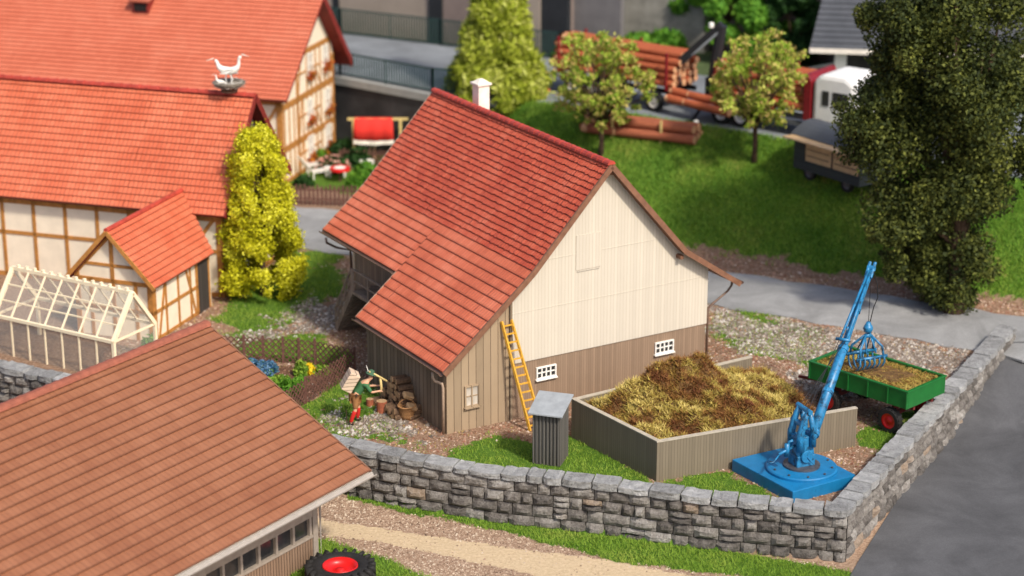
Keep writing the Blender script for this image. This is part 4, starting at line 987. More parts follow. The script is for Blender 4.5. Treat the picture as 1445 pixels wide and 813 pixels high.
mb = MB(); Ls = [(0, 1.75, -7, 1.75, .32), (0, 3.9, -7, 3.9, .32), (0, 6.1, -4.6, 6.1, .26), (-.08, 0, -.08, 5.3, .2), (-6.9, 0, -6.9, 4.6, .25), (-4.9, 0, -4.9, 6.4, .22), (0, .1, -7, .1, .2)]
for f0, f1 in ((.1, 1.75), (1.75, 3.9), (3.9, 6.1)):
    for k_ in range(1, 12):
        yy = -k_*.6
        if f0 > 3 and (yy < -5.2 ): continue
        if f0 < 3 or yy > -4.2: Ls.append((yy, f0, yy, f1, .09))
    mid = (f0+f1)/2
    for a_, b_ in ((0, -1.2), (-1.8, -3.0), (-3.6, -4.8)): Ls.append((a_, mid+.1, b_, mid+.1, .09))
    Ls += [(-.1, f0, -.6, f1, .1), (-1.8, f0+.1, -2.4, mid, .09), (-4.8, f0, -4.3, f1, .1)]
timbers(mb, 'y', .0, Ls); timbers(mb, 'x', -7.0, [(-LB, 4.2, 0, 4.2, .25), (-.1, 0, -.1, 4.4, .25), (-1.4, 2, -.2, 4, .15), (-1.4, 0, -1.4, 4.4, .16), (-3, 0, -3, 4.4, .16), (-LB, 2.1, 0, 2.1, .2)]); mb.build('timber_frame', M['timber'], h1)
for (yy, zz) in ((-1.1, 4.75), (-3.25, 4.75), (-.95, 2.45), (-3.4, 2.45), (-1.0, .55), (-3.4, .55)):
    wo = window(h1, yy-.3, yy+.3, zz+.15, zz+1.1, .02, 2, 2, M['white'], M['glass_pale'], axis='y', sgn=1, fw=.05)
    pts = np.array([(.16, yy, zz+.02)])+rng.normal(size=(160, 3))*np.array([.07, .22, .12]); leaf_quads('flower_box', pts, .1, F_['redflower'], h1)
# roof vent dormer near the top
dvp = Vector((-5.75, 0, 0))
dm = MB(); dxx = -5.9
# find dormer position: on near roof slope
def on1(u, v):
    d = ray(u, v); bi = (Matrix.Translation((h1o.x, h1o.y, 0)) @ Matrix.Rotation(HR, 4, 'Z')).inverted()
    o_ = bi @ Vector(_cp); dd = bi.to_3x3() @ Vector(d); s_ = (apx[1]-4.5)/(apx[0]+7.65)
    t = (4.5+s_*(o_.y+7.65)-o_.z)/(dd.z-s_*dd.y); return o_+dd*t
dp = on1(202, 14)
dm.box(dp.x-.42, dp.y-.3, dp.z-.1, dp.x+.42, dp.y+.9, dp.z+.5); dor = dm.build('dormer', M['darkred_trim'], h1)
MB().box(dp.x-.34, dp.y-.33, dp.z-.02, dp.x+.34, dp.y-.301, dp.z+.38).build('vent_opening', M['black'], dor)
MB().prism([(dp.x-.6, dp.y-.45, dp.z+.48), (dp.x+.6, dp.y-.45, dp.z+.48), (dp.x+.6, dp.y+1.1, dp.z+1.05), (dp.x-.6, dp.y+1.1, dp.z+1.05)], (0, 0, .08)).build('dormer_roof', M['tile_far'], dor)

# ------------------------------------------------------------ skin-modifier creatures
def skin(name, joints, edges, mat, parent=None, sub=2, loc=None):
    """joints: list of (x,y,z,r)"""
    me = bpy.data.meshes.new(name); me.from_pydata([j[:3] for j in joints], edges, []); o = bpy.data.objects.new(name, me); C.objects.link(o)
    bpy.context.view_layer.objects.active = o
    md = o.modifiers.new('Skin', 'SKIN'); md.use_smooth_shade = True
    if not me.skin_vertices: me.attributes.new if False else None
    sv = me.skin_vertices[0].data if me.skin_vertices else None
    for i, j in enumerate(joints):
        r = j[3]; r = r if isinstance(r, tuple) else (r, r); sv[i].radius = r
        sv[i].use_root = (i == 0)
    s2 = o.modifiers.new('Subsurf', 'SUBSURF'); s2.levels = sub; s2.render_levels = sub
    dg = bpy.context.evaluated_depsgraph_get(); dg.update(); nm = bpy.data.meshes.new_from_object(o.evaluated_get(dg)); nm.name = name
    bpy.data.objects.remove(o)
    o = bpy.data.objects.new(name, nm); C.objects.link(o); nm.materials.clear(); nm.materials.append(mat)
    for p in nm.polygons: p.use_smooth = True
    if parent: o.parent = parent
    return o
def stork(loc, rz, s, label, sitting=False, headup=0.3):
    t = thing('stork', label, 'stork', loc, rz, None)
    lz = .12 if sitting else .34
    J = [(0, 0, lz+.08, .15), (.17, 0, lz+.12, .12), (-.18, 0, lz+.05, .11), (-.33, 0, lz-.02, .05), (.25, 0, lz+.26, .06), (.26, 0, lz+.4+headup*.2, .05), (.33, 0, lz+.48+headup*.25, .065)]
    E_ = [(0, 1), (0, 2), (2, 3), (1, 4), (4, 5), (5, 6)]
    n0 = len(J)
    for sy in (-1, 1): J += [(-.02, sy*.05, lz-.02, .022), (.02, sy*.06, lz*.5, .014), (-.01, sy*.06, .01, .014), (.07, sy*.07, .0, .014)]; k_ = len(J)-4; E_ += [(0, k_), (k_, k_+1), (k_+1, k_+2), (k_+2, k_+3)]
    J = [(a*s, b*s, c*s, r*s) for a, b, c, r in J]; skin('body', J, E_, M['white'], t, 1)
    hx, hz = .33*s, (lz+.52+headup*.3)*s
    MB().tube([(hx+.03*s, 0, hz), (hx+.27*s, 0, hz-.06*s)], [.022*s, .004*s], 6).build('beak', M['offwhite'], t)
    for sy in (-1, 1): MB().prism([(.14*s, sy*.1*s, (lz+.16)*s), (-.1*s, sy*.12*s, (lz+.13)*s), (-.38*s, sy*.05*s, (lz-.03)*s), (-.1*s, sy*.11*s, (lz-.0)*s)], (0, sy*.03*s, 0)).build('wing', M['white'], t)
h2m = Matrix.Translation((h2o.x, h2o.y, 0)) @ Matrix.Rotation(HR, 4, 'Z')
np_ = h2m @ Vector((-.75, r2[0], r2[1]+.1)); 
nst = thing('stork_nest', 'grey twig nest on a shallow bowl at the ridge end of the middle house roof', 'nest', np_, 0)
MB().lathe([(0, .12), (.25, .1), (.5, .24), (.7, .4), (.66, .45), (.4, .36), (0, .34)], 24).build('bowl', M['nest'], nst, True)
MB().lathe([(0, 0), (.35, 0), (.36, .1), (.2, .13)], 16).build('base', M['gutter'], nst)
n = 1200; th = rng.random(n)*2*PI; rr = .5+.12*rng.random(n); zz = .22+.24*rng.random(n)
tw = strands('twigs', np.cos(th)*rr, np.sin(th)*rr, zz, .18, .03, foliage('twigs', [(.12, .1, .08), (.4, .36, .3), (.6, .55, .47)], 0), .2, nst)
stork(np_+Vector((-.12, .1, .34)), rad(190), 1.35, 'white stork standing at the left of the nest with its head lowered', headup=-.2)
stork(np_+Vector((.12, 0, .34)), rad(-10), 1.35, 'white stork standing at the right of the nest with its beak pointing right')
stork(np_+Vector((-.35, -.1, .34)), rad(200), .62, 'small white stork chick at the left rim of the nest', True)

def chainfingers(J, E_, wrist, palm, dirv, side_, s=1.0, curl=.5, thumb=1, up_=None):
    """hand: palm vertex then four fingers and a thumb grown from it"""
    dirv = Vector(dirv).normalized(); side_ = Vector(side_).normalized(); nn = dirv.cross(side_).normalized()
    p0 = len(J); pc = Vector(palm); J.append((*pc, .028*s)); E_.append((wrist, p0))
    for k_, (off, ln) in enumerate(((-.033, .07), (-.011, .082), (.011, .078), (.033, .06))):
        a = pc+dirv*.05*s+side_*off*s; b = a+(dirv*(1-curl*.4)+nn*curl*.6)*ln*.55*s; c = b+(dirv*(.6-curl*.5)+nn*curl)*ln*.5*s
        i = len(J); J += [(*a, .010*s), (*b, .009*s), (*c, .007*s)]; E_ += [(p0, i), (i, i+1), (i+1, i+2)]
    a = pc+side_*-.035*s*thumb+dirv*.0; b = a+(side_*-.8*thumb+dirv*.7).normalized()*.035*s; c = b+(dirv+nn*.3).normalized()*.03*s
    i = len(J); J += [(*b, .011*s), (*c, .009*s)]; E_ += [(p0, i), (i, i+1)]
def sub_skin(name, J, idx_edges, grow, mat, parent, sub=1):
    ids = sorted({i for e_ in idx_edges for i in e_}); mp = {i: k for k, i in enumerate(ids)}
    JJ = [(J[i][0], J[i][1], J[i][2], tuple(x+grow for x in (J[i][3] if isinstance(J[i][3], tuple) else (J[i][3], J[i][3])))) for i in ids]
    return skin(name, JJ, [(mp[a], mp[b]) for a, b in idx_edges], mat, parent, sub)
# worker bent forward with a pannier, facing +x
mp_ = P(502, 597)
man = thing('person', 'person in green shirt, brown breeches and red socks, bending forward under a wooden pannier', 'person', (mp_.x, mp_.y, 0), rad(12))
J = [(0, 0, .92, (.15, .13)), (.1, 0, 1.08, (.13, .12)), (.24, 0, 1.24, (.17, .12)), (.34, 0, 1.33, (.13, .1)), (.42, 0, 1.4, .055), (.5, 0, 1.46, (.09, .08)), (.52, 0, 1.55, (.085, .085))]
E_ = [(0, 1), (1, 2), (2, 3), (3, 4), (4, 5), (5, 6)]
# legs: left forward, right back
J += [(.0, .1, .88, .095), (.12, .14, .5, .065), (.1, .15, .28, .055), (.08, .15, .09, .04), (.2, .17, .04, .035)]; E_ += [(0, 7), (7, 8), (8, 9), (9, 10), (10, 11)]
J += [(.0, -.1, .88, .095), (-.02, -.16, .5, .065), (-.12, -.17, .28, .055), (-.18, -.17, .09, .04), (-.06, -.18, .04, .035)]; E_ += [(0, 12), (12, 13), (13, 14), (14, 15), (15, 16)]
J += [(.33, .2, 1.3, .055), (.5, .26, 1.1, .042), (.7, .2, 1.12, .03)]; E_ += [(3, 17), (17, 18), (18, 19)]
J += [(.33, -.2, 1.3, .055), (.48, -.26, 1.08, .042), (.68, -.2, 1.08, .03)]; E_ += [(3, 20), (20, 21), (21, 22)]
J0 = list(J); chainfingers(J, E_, 19, (.77, .18, 1.12), (1, 0, 0), (0, 1, 0), 1.0, .7, 1); chainfingers(J, E_, 22, (.75, -.18, 1.08), (1, 0, 0), (0, -1, 0), 1.0, .7, 1)
skin('body', J, E_, M['skin'], man, 2)
sub_skin('shirt', J0, [(0, 1), (1, 2), (2, 3), (3, 17), (17, 18), (3, 20), (20, 21)], .022, M['shirt'], man, 2)
sub_skin('breeches', J0, [(0, 7), (7, 8), (0, 12), (12, 13)], .03, M['shorts'], man, 2)
sub_skin('sock', J0, [(9, 8), (9, 10)], .02, M['socks'], man); sub_skin('sock', J0, [(14, 13), (14, 15)], .02, M['socks'], man)
sub_skin('boot', J0, [(10, 11)], .028, M['boots'], man); sub_skin('boot', J0, [(15, 16)], .028, M['boots'], man)
mb = MB(); Mx = Matrix.Translation((.51, 0, 1.6)) @ Matrix.Rotation(.35, 4, 'Y'); mb.lathe([(.17, 0), (.165, .015), (.1, .03), (.085, .12), (.03, .14), (0, .14)], 18, Mx); ht = mb.build('hat', M['hat'], man, True)
MB().tube([(.44, .06, 1.66), (.38, .07, 1.86)], [.018, .008], 6).build('feather', M['white'], ht)
for nm, y_ in (('eye', .03), ('eye', -.03)): MB().lathe([(0, -.012), (.012, 0), (0, .012)], 8, Matrix.Translation((.605, y_, 1.52))).build('eye', M['boots'], man)
MB().tube([(.59, 0, 1.53), (.625, 0, 1.49)], [.008, .014], 6).build('nose', M['skin'], man)
man.scale = (1.15,)*3
pn = thing('pannier', 'pale boxy wooden pannier carried on the back of the bending worker', 'pannier', (mp_.x, mp_.y, 0), rad(12))
Mx = Matrix.Translation((-.12, 0, 1.38)) @ Matrix.Rotation(.55, 4, 'Y')
mb = MB(); mb.box(-.22, -.25, -.28, .12, .25, .34, Mx); mb.build('box', M['pannier'], pn, bevel=.02)
MB().beam((.02, -.28, 1.0), (.02, .28, 1.0), .05, .05).build('strap_bar', M['boots'], pn)
pn.scale = (1.15,)*3
yk = thing('wooden_tool', 'pale forked wooden tool held out in front by the bending worker', 'tool', (mp_.x, mp_.y, 0), rad(12))
MB().tube([(.45, -.05, 1.7), (.75, -.02, 1.5), (1.0, 0, 1.32)], .035, 7).tube([(.8, 0, 1.46), (.83, .0, 1.1), (.78, 0, .95)], .04, 7).build('fork', M['pale_wood'], yk, True)
yk.scale = (1.15,)*3; sk = P(490, 606); tag(MB().tube([(sk.x, sk.y, 0), (sk.x-.02, sk.y, .75)], .018, 6).build('walking_stick', M['boots']), 'thin dark stick standing in the grass beside the bending worker', 'stick')

# ------------------------------------------------------------ firewood pile, basket, chopping block
rows = [(9, 0), (8, 1), (7, 2), (5, 3), (4, 4), (2, 5)]
lg0 = None; base_l = (-.28, 2.15); cnt = 0
places = []; rown = []
for n_, r_ in rows:
    for i in range(n_): places.append((base_l[1]-.1+r_*.13+i*.24+random.uniform(-.03, .03), .12+r_*.21)); rown.append(r_)
extra = [(1.9, .1), (1.95, .27), (1.85, .43), (3.3, .1), (3.35, .28)]
for kk, (yy, zz) in enumerate(places+[(y_+0, z_) for y_, z_ in extra]+[(y_, z_) for y_, z_ in places[:13]]):
    deep = kk >= len(places)+len(extra); lx = -.3 if not deep else -.72
    if lg0 is None:
        lg0 = thing('firewood_log', 'short round split log in the heap against the dark lean-to wall', 'firewood', (0, 0, 0), 0, 'firewood logs heaped against the lean-to wall')
        ring = []
        mb = MB(); mb.tube([(-.24, 0, 0), (.2, 0, 0)], [.1, .105], 9, False); mb.build('bark', M['fire_bark'], lg0)
        mb = MB(); mb.tube([(-.245, 0, 0), (.205, 0, 0)], [.093, .098], 9); mb.build('cut_end', M['fire_end'], lg0); o = lg0
    else: o = copy_tree(lg0)
    o['label'] = 'short round split log, '+(('bottom', 'second', 'third', 'fourth', 'fifth', 'topmost')[rown[kk]]+' row of the heap against the dark lean-to wall' if kk < len(places) else ('hidden behind the front rows of the firewood heap' if deep else 'loose at the foot of the firewood heap'))
    p = B(lx+random.uniform(-.04, .04), yy+(random.uniform(-.05, .05)), zz*(.75 if deep else 1)); o.location = p; s = random.uniform(1.0, 1.35); o.scale = (s, s, s)
    o.rotation_euler = (random.uniform(0, 6), random.uniform(-.1, .1), BR+random.uniform(-.3, .3)+(PI if random.random() < .5 else 0))
bp = P(574, 594); bs_ = thing('wicker_basket', 'round tan wicker basket standing on the gravel beside the firewood heap', 'basket', (bp.x, bp.y+.2, 0))
MB().lathe([(0, .02), (.24, .02), (.27, .2), (.31, .48), (.34, .5), (.34, .54), (.29, .53), (.25, .3), (0, .28)], 26).build('body', M['wicker'], bs_, True)
MB().tube([(.3*math.cos(t), .0, .5+.0) if False else (.3*math.cos(t), 0, .5+.26*math.sin(t)) for t in [PI*k/10 for k in range(11)]], .02, 6).build('handle', M['wicker'], bs_, True)
for i_, (u, v, r, h, lb_) in enumerate(((539, 581, .2, .42, 'pale upright chopping block on the gravel left of the basket'), (522, 572, .14, .25, 'short pinkish cut log lying near the feet of the bending worker'), (553, 585, .13, .22, 'small wood chunk between the chopping block and the basket'))):
    p = P(u, v); t = thing('wood_block', lb_, 'wood block', p); MB().lathe([(r, 0), (r*.95, h)], 14).build('bark', M['log_bark2'], t); MB().lathe([(0, h+.002), (r*.95, h+.002)], 14).build('cut_top', M['fire_end'], t)
# two wider split boards on the heap
for (y_, z_, l_) in ((2.25, .95, 'pale split slab leaning at the top right of the firewood heap'), (2.0, .6, 'pale split slab on the right flank of the firewood heap')):
    t = MB().box(-.2, -.12, -.07, .2, .14, .07).build('wood_slab', M['fire_end'], None, bevel=.02); t.location = B(-.42, y_-.2, z_-.1); t.rotation_euler = (.5, .4, BR); tag(t, l_, 'firewood')
# milk cans by the side door
for i_, (u, v, lb_) in enumerate(((525, 497, 'grey milk can farther back beside the lean-to corner'), (527, 511, 'pale milk can nearest on the ground beside the lean-to corner'))):
    p = P(u, v); t = thing('milk_can', lb_, 'milk can', p); MB().lathe([(0, 0), (.17, 0), (.18, .05), (.18, .42), (.1, .52), (.1, .6)], 16).build('body', M['zinc'] if i_ == 0 else M['offwhite'], t, True); MB().lathe([(.12, .6), (.12, .65), (0, .68)], 14).build('lid', M['steel'], t)

# ------------------------------------------------------------ lattice fence and vegetable garden
fpts = [P(322, 510), P(345, 508), P(408, 508), P(450, 512), P(500, 530), P(430, 572), P(395, 592)]
fpts = [P(300, 507), P(345, 509), P(400, 512), P(445, 515), P(501, 527), P(432, 570), P(390, 596)]
fn = thing('lattice_fence', 'low dark brown lattice fence around the vegetable garden', 'fence', (0, 0, 0))
FH = .98
for a, b in zip(fpts[:-1], fpts[1:]):
    a = Vector((a.x, a.y, 0)); b = Vector((b.x, b.y, 0)); L1 = (b-a).length; d = (b-a)/L1; mb = MB(); nrm_ = Vector((d.y, -d.x, 0)); s = .25
    k_ = -FH
    while k_ < L1:
        for sg, off in ((1, .012), (-1, -.012)):
            x0_, z0_ = (k_, 0) if sg == 1 else (k_+FH, 0); x1_, z1_ = (k_+FH, FH) if sg == 1 else (k_, FH)
            def clip(xa, za, xb, zb):
                t0, t1 = 0, 1; dx = xb-xa
                for lim, s_ in ((0, 1), (L1, -1)):
                    f0 = (xa-lim)*s_; f1 = (xb-lim)*s_
                    if f0 < 0 and f1 < 0: return None
                    if f0 < 0: t0 = max(t0, f0/(f0-f1))
                    if f1 < 0: t1 = min(t1, f0/(f0-f1))
                return (t0, t1) if t1 > t0 else None
            c = clip(x0_, z0_, x1_, z1_)
            if c:
                pA = a+d*(x0_+(x1_-x0_)*c[0])+Vector((0, 0, FH*c[0]))+nrm_*off; pB = a+d*(x0_+(x1_-x0_)*c[1])+Vector((0, 0, FH*c[1]))+nrm_*off; mb.beam(pA, pB, .045, .02, nrm_)
        k_ += s
    mb.build('lattice_panel', M['lattice'], fn)
for p in fpts+[P(372, 510), P(422, 514)]: MB().beam((p.x, p.y, 0), (p.x, p.y, 1.06), .09, .09).build('post', M['lattice'], fn)
bed = [P(335, 515), P(440, 518), P(488, 530), P(425, 566), P(400, 570), P(360, 545)]
mb = MB(); mb.add([(p.x, p.y, .02) for p in bed], [tuple(range(len(bed)))]); tag(mb.build('garden_bed', plain('garden soil', (.13, .065, .035), .95, .4, 4, .8, .05)), kind='structure')
def clump(name, label, cat, loc, r, h, n, size, matl, group=None, flowers=None, stemh=0, parent=None):
    t = thing(name, label, cat, loc, 0, group)
    p = rng.normal(size=(n, 3)); p /= np.linalg.norm(p, axis=1)[:, None]; p *= (.5+.5*rng.random(n))[:, None]; p[:, 2] = np.abs(p[:, 2])
    leaf_quads('leaves', p*np.array([r, r, h])+np.array([0, 0, stemh]), size, matl, t)
    if flowers:
        p = rng.normal(size=(flowers[1], 3)); p /= np.linalg.norm(p, axis=1)[:, None]; p[:, 2] = np.abs(p[:, 2]); leaf_quads('blossoms', p*np.array([r, r, h])*1.02+np.array([0, 0, stemh]), flowers[2], flowers[0], t)
    MB().tube([(0, 0, -.02), (0, 0, h*.6+stemh)], [.03, .012], 6).build('stem', M['bark'], t)
    return t
for i_, (u, v, nm) in enumerate(((355, 521, 'leftmost blue flower clump half hidden by the brown roof'), (368, 524, 'blue flower clump in the middle of the back bed row'), (381, 525, 'rightmost blue flower clump next to the yellowish grass patch'), (374, 535, 'blue flower clump nearest the brown roof edge'))):
    clump('flower_clump', nm, 'flowers', P(u, v), .3, .4, 220, .1, F_['green'], 'blue flowers in the vegetable garden', (F_['blueflower'], 260, .1))
for i_, (u, v, r, nm) in enumerate(((404, 548, .34, 'leftmost round green cabbage by the brown roof'), (412, 556, .3, 'nearest round green cabbage in the garden corner'), (418, 547, .28, 'green cabbage right of the two big ones'), (425, 540, .22, 'small green cabbage near the lattice fence'))):
    clump('cabbage', nm, 'cabbage', P(u, v), r, r*.9, 260, .2, F_['green'], 'cabbages in the vegetable garden')
clump('leafy_plant', 'tall bright green leafy plant beside the yellow flower in the garden', 'plant', P(424, 530), .28, .6, 200, .16, F_['grass'])
clump('yellow_flower', 'bright yellow blooming plant at the back of the vegetable garden', 'flowers', P(436, 528), .2, .4, 80, .12, F_['green'], None, (F_['yellowflower'], 200, .12))
clump('herb_patch', 'low yellowish green herb patch in the middle of the garden', 'plant', P(390, 540), .6, .2, 400, .12, F_['grass'])
clump('garden_shrub', 'small green shrub at the right end inside the lattice fence', 'plant', P(455, 528), .3, .4, 200, .12, F_['grass'])

# ------------------------------------------------------------ greenhouse at the left
gA = P(160, 483, 1.55); gh = thing('greenhouse', 'small greenhouse with pale cream glazing bars left of the brown roof', 'greenhouse', (gA.x, gA.y, 0), rad(-30.6))
GWx, GLy, gz1, gz2 = 2.35, 3.6, 1.55, 3.15
mb = MB(); W_c = .08
x0g, x1g = -3.0, 0.0
def gl(mb, a, b, wdt=.09): mb.beam(a, b, wdt, wdt)
X0, X1 = -6.0, 0; Y0, Y1 = 0, 2.4; ym = (Y0+Y1)/2
mb = MB()
for x in (X0, X1):
    for y in (Y0, Y1): gl(mb, (x, y, 0), (x, y, gz1), .12)
for y in (Y0, Y1): gl(mb, (X0, y, gz1), (X1, y, gz1), .12)
for x in (X0, X1): gl(mb, (x, Y0, gz1), (x, ym, gz2), .15); gl(mb, (x, Y1, gz1), (x, ym, gz2), .15); gl(mb, (x, Y0, gz1), (x, Y1, gz1), .08)
gl(mb, (X0, ym, gz2), (X1, ym, gz2), .13)
for i in range(7): x = X0+(X1-X0)*i/7; gl(mb, (x, Y0, gz1), (x, ym, gz2), .06); gl(mb, (x, Y1, gz1), (x, ym, gz2), .06); gl(mb, (x, Y0, 0), (x, Y0, gz1), .06)
for t in (.33, .66): gl(mb, (X0, Y0+(ym-Y0)*t, gz1+(gz2-gz1)*t), (X1, Y0+(ym-Y0)*t, gz1+(gz2-gz1)*t), .05)
for x in [X0+.3+i*.42 for i in range(14)]: mb.box(x-.05, ym-.06, gz2+.06, x+.05, ym+.06, gz2+.17)
mb.build('frame', plain('cream frame', (.85, .72, .5), .5, .06, 3, .1), gh)
gm_, N, L, b = new_mat('thin greenhouse glass', .08, .5); tb_ = N.new('ShaderNodeBsdfTransparent'); tb_.inputs[0].default_value = (.9, .9, .88, 1); mx = N.new('ShaderNodeMixShader'); mx.inputs[0].default_value = .82; b.inputs['Base Color'].default_value = (.7, .7, .66, 1)
L.new(b.outputs[0], mx.inputs[1]); L.new(tb_.outputs[0], mx.inputs[2]); L.new(mx.outputs[0], N['Material Output'].inputs[0])
mb = MB(); mb.add([(X0, Y0, gz1), (X1, Y0, gz1), (X1, ym, gz2), (X0, ym, gz2)], [(0, 1, 2, 3)]); mb.add([(X0, Y1, gz1), (X1, Y1, gz1), (X1, ym, gz2), (X0, ym, gz2)], [(0, 1, 2, 3)]); mb.add([(X1, Y0, 0), (X1, Y1, 0), (X1, Y1, gz1), (X1, ym, gz2), (X1, Y0, gz1)], [(0, 1, 2, 3, 4)]); mb.add([(X0, Y0, 0), (X1, Y0, 0), (X1, Y0, gz1), (X0, Y0, gz1)], [(0, 1, 2, 3)])
mb.build('glazing', gm_, gh)
clump('potted_plant', 'green plant seen through the greenhouse gable', 'plant', P(212, 492), .35, .6, 120, .16, F_['green'])

# ------------------------------------------------------------ trees
def sample_clumps(clumps, n, fuzz=0.07):
    """clumps: (x,y,z,rx,ry,rz); points near the surface of each, denser outside"""
    c = np.array(clumps); vol = (c[:, 3]*c[:, 4]+c[:, 4]*c[:, 5]+c[:, 3]*c[:, 5]); pi = rng.choice(len(c), n, p=vol/vol.sum())
    d = rng.normal(size=(n, 3)); d /= np.linalg.norm(d, axis=1)[:, None]; r = (1-.55*rng.random(n)**1.8)[:, None]*(1+fuzz*rng.normal(size=(n, 1)))
    return c[pi, :3]+d*r*c[pi, 3:6], d, pi
def tree(name, label, cat, base, clumps, n, size, matl, trunk_h, trunk_r, group=None, limbs=6, asp=1.6, top=None, fuzz=.07):
    t = thing(name, label, cat, base, 0, group)
    pts, d, pi = sample_clumps(clumps, n, fuzz); cv = rng.random(len(clumps))*.45-.05
    leaf_quads('crown', pts, size, matl, t, asp, d, np.clip(cv[pi]+rng.random(n)*.7, 0, 1))
    cs = sorted(clumps, key=lambda c: -c[3])
    th = top or trunk_h*1.5
    mb = MB(); mb.tube([(0, 0, -.1), (.03, .02, trunk_h*.4), (-.02, .02, trunk_h), (0, 0, th)], [trunk_r*1.3, trunk_r, trunk_r*.8, trunk_r*.2], 9)
    for c in cs[:limbs]: z0 = trunk_h*random.uniform(.7, 1.05); mb.tube([(0, 0, z0), (c[0]*.5, c[1]*.5, z0+(c[2]-z0)*.6), (c[0]*.95, c[1]*.95, c[2])], [trunk_r*.5, trunk_r*.3, .02], 6)
    mb.build('trunk', M['bark'], t, True); return t
def ball_clumps(R_, H_, z0, n, cr, jitter=.2, taper=0):
    out = []
    for i in range(n):
        while True:
            p = rng.uniform(-1, 1, 3)
            if np.linalg.norm(p) < 1: break
        p = p/np.linalg.norm(p)*np.linalg.norm(p)**.5
        zt = (p[2]+1)/2; k_ = 1-taper*zt; r_ = cr*random.uniform(.7, 1.3)*(1-.4*taper*zt); out.append((p[0]*R_*k_, p[1]*R_*k_, z0+H_*zt, r_, r_, r_*.85))
    return out
# yellow-green shrub tree next to farmhouse
def prof_clumps(prof, n, cr):
    out = []
    zs = [p[0] for p in prof]; rs_ = [p[1] for p in prof]
    for i in range(n):
        z = random.uniform(zs[0], zs[-1]); R_ = float(np.interp(z, zs, rs_)); a = random.uniform(0, 2*PI); q_ = R_*random.uniform(.45, 1)**.5-cr*.55
        q_ = max(q_, 0); r_ = cr*random.uniform(.65, 1.3); out.append((math.cos(a)*q_, math.sin(a)*q_, z, r_, r_, r_*1.1))
    return out
bb_ = P(371, 417)
tree('golden_conifer', 'bright yellow green bushy conifer standing by the corner of the middle house', 'tree', (bb_.x, bb_.y, 0), prof_clumps([(.3, 1.55), (1.3, 1.95), (3.0, 1.65), (5, 1.3), (6.3, 1.05), (7.0, .55)], 260, .27), 90000, .075, F_['bush'], 2.5, .14, top=6, limbs=25, fuzz=.4)
# big conifer behind the barn
cb = P(702, 186, 1.6)
tree('spruce', 'tall light green spruce with feathery branches behind the barn chimney', 'tree', (cb.x, cb.y, H(cb.x, cb.y)), prof_clumps([(0, 2.7), (1.5, 2.6), (3.5, 2.0), (5.3, 1.55), (7.2, 1.05), (9.2, .55), (11, .1)], 480, .3), 100000, .12, F_['conifer'], 3, .18, top=11, limbs=30, asp=3.2, fuzz=.4)
# fruit trees on the lawn
def fruit(name_l, u, v, R_, Hh, z0):
    b_ = PT(u, v); print('fruit', b_)
    cl = [(a_*f_, b_*f_, z0+Hh/2+(c_-z0-Hh/2)*f_, d_, e_, g_) for (a_, b_, c_, d_, e_, g_) in ball_clumps(R_, Hh, z0, 170, .22) for f_ in (random.choice((.6, .8, .95, 1.0, 1.12)),)]
    t = tree('fruit_tree', name_l, 'tree', b_, cl, 8500, .12, F_['fruit'], z0+.3, .12, 'blossoming fruit trees on the lawn', limbs=45, top=z0+2, fuzz=.45)
    return t
fruit('blossoming young tree between the barn ridge and the log trailer, left of the two', 848, 219, 2.45, 4.4, 1.5)
fruit('blossoming young tree in front of the log truck bed, right of the two', 1064, 229, 2.2, 4.3, 1.8)
# big dark tree on the right
bt_ = P(1345, 440); print('bigtree', bt_)
bcl = []
def bigc(u, v, r):   # centre of a lobe seen from in front, at the tree's own depth
    y = bt_.y+random.uniform(-1, 1); d = ray(u, v); tt = y/d[1]; p = Vector(_cp)+Vector(d)*tt; return (p.x-bt_.x, p.y-bt_.y, p.z)
for (u, v, rp_) in ((1262, 60, 62), (1300, 20, 75), (1250, 170, 80), (1310, 150, 90), (1225, 190, 50), (1290, 270, 75), (1268, 320, 40), (1300, 350, 45), (1215, 165, 45), (1240, 30, 38), (1300, 385, 40), (1262, 372, 28), (1335, 395, 42), (1322, 415, 36), (1352, 412, 40), (1370, 370, 50), (1348, 215, 62), (1335, 260, 50), (1352, 150, 60), (1235, 320, 24), (1300, 320, 50), (1345, 310, 60), (1350, 60, 90), (1390, 160, 90), (1360, 260, 80), (1350, 340, 60), (1420, 90, 70), (1430, 230, 60), (1240, 110, 45), (1350, -60, 80), (1400, -20, 80)):
    c_ = bigc(u, v, rp_); r_ = rp_/34.0
    for k_ in range(7):
        dd = rng.normal(size=3); dd /= np.linalg.norm(dd); rr = r_*.55; bcl.append((c_[0]+dd[0]*r_*.5, c_[1]+dd[1]*r_*.6, c_[2]+dd[2]*r_*.5, rr*random.uniform(.6, 1.1), rr, rr*random.uniform(.6, 1.1)))
tree('broad_tree', 'large dark olive green tree with dense small leaves at the right edge of the lawn', 'tree', (bt_.x, bt_.y, 0), bcl, 130000, .105, F_['big'], 3.0, .4, top=9, limbs=25)
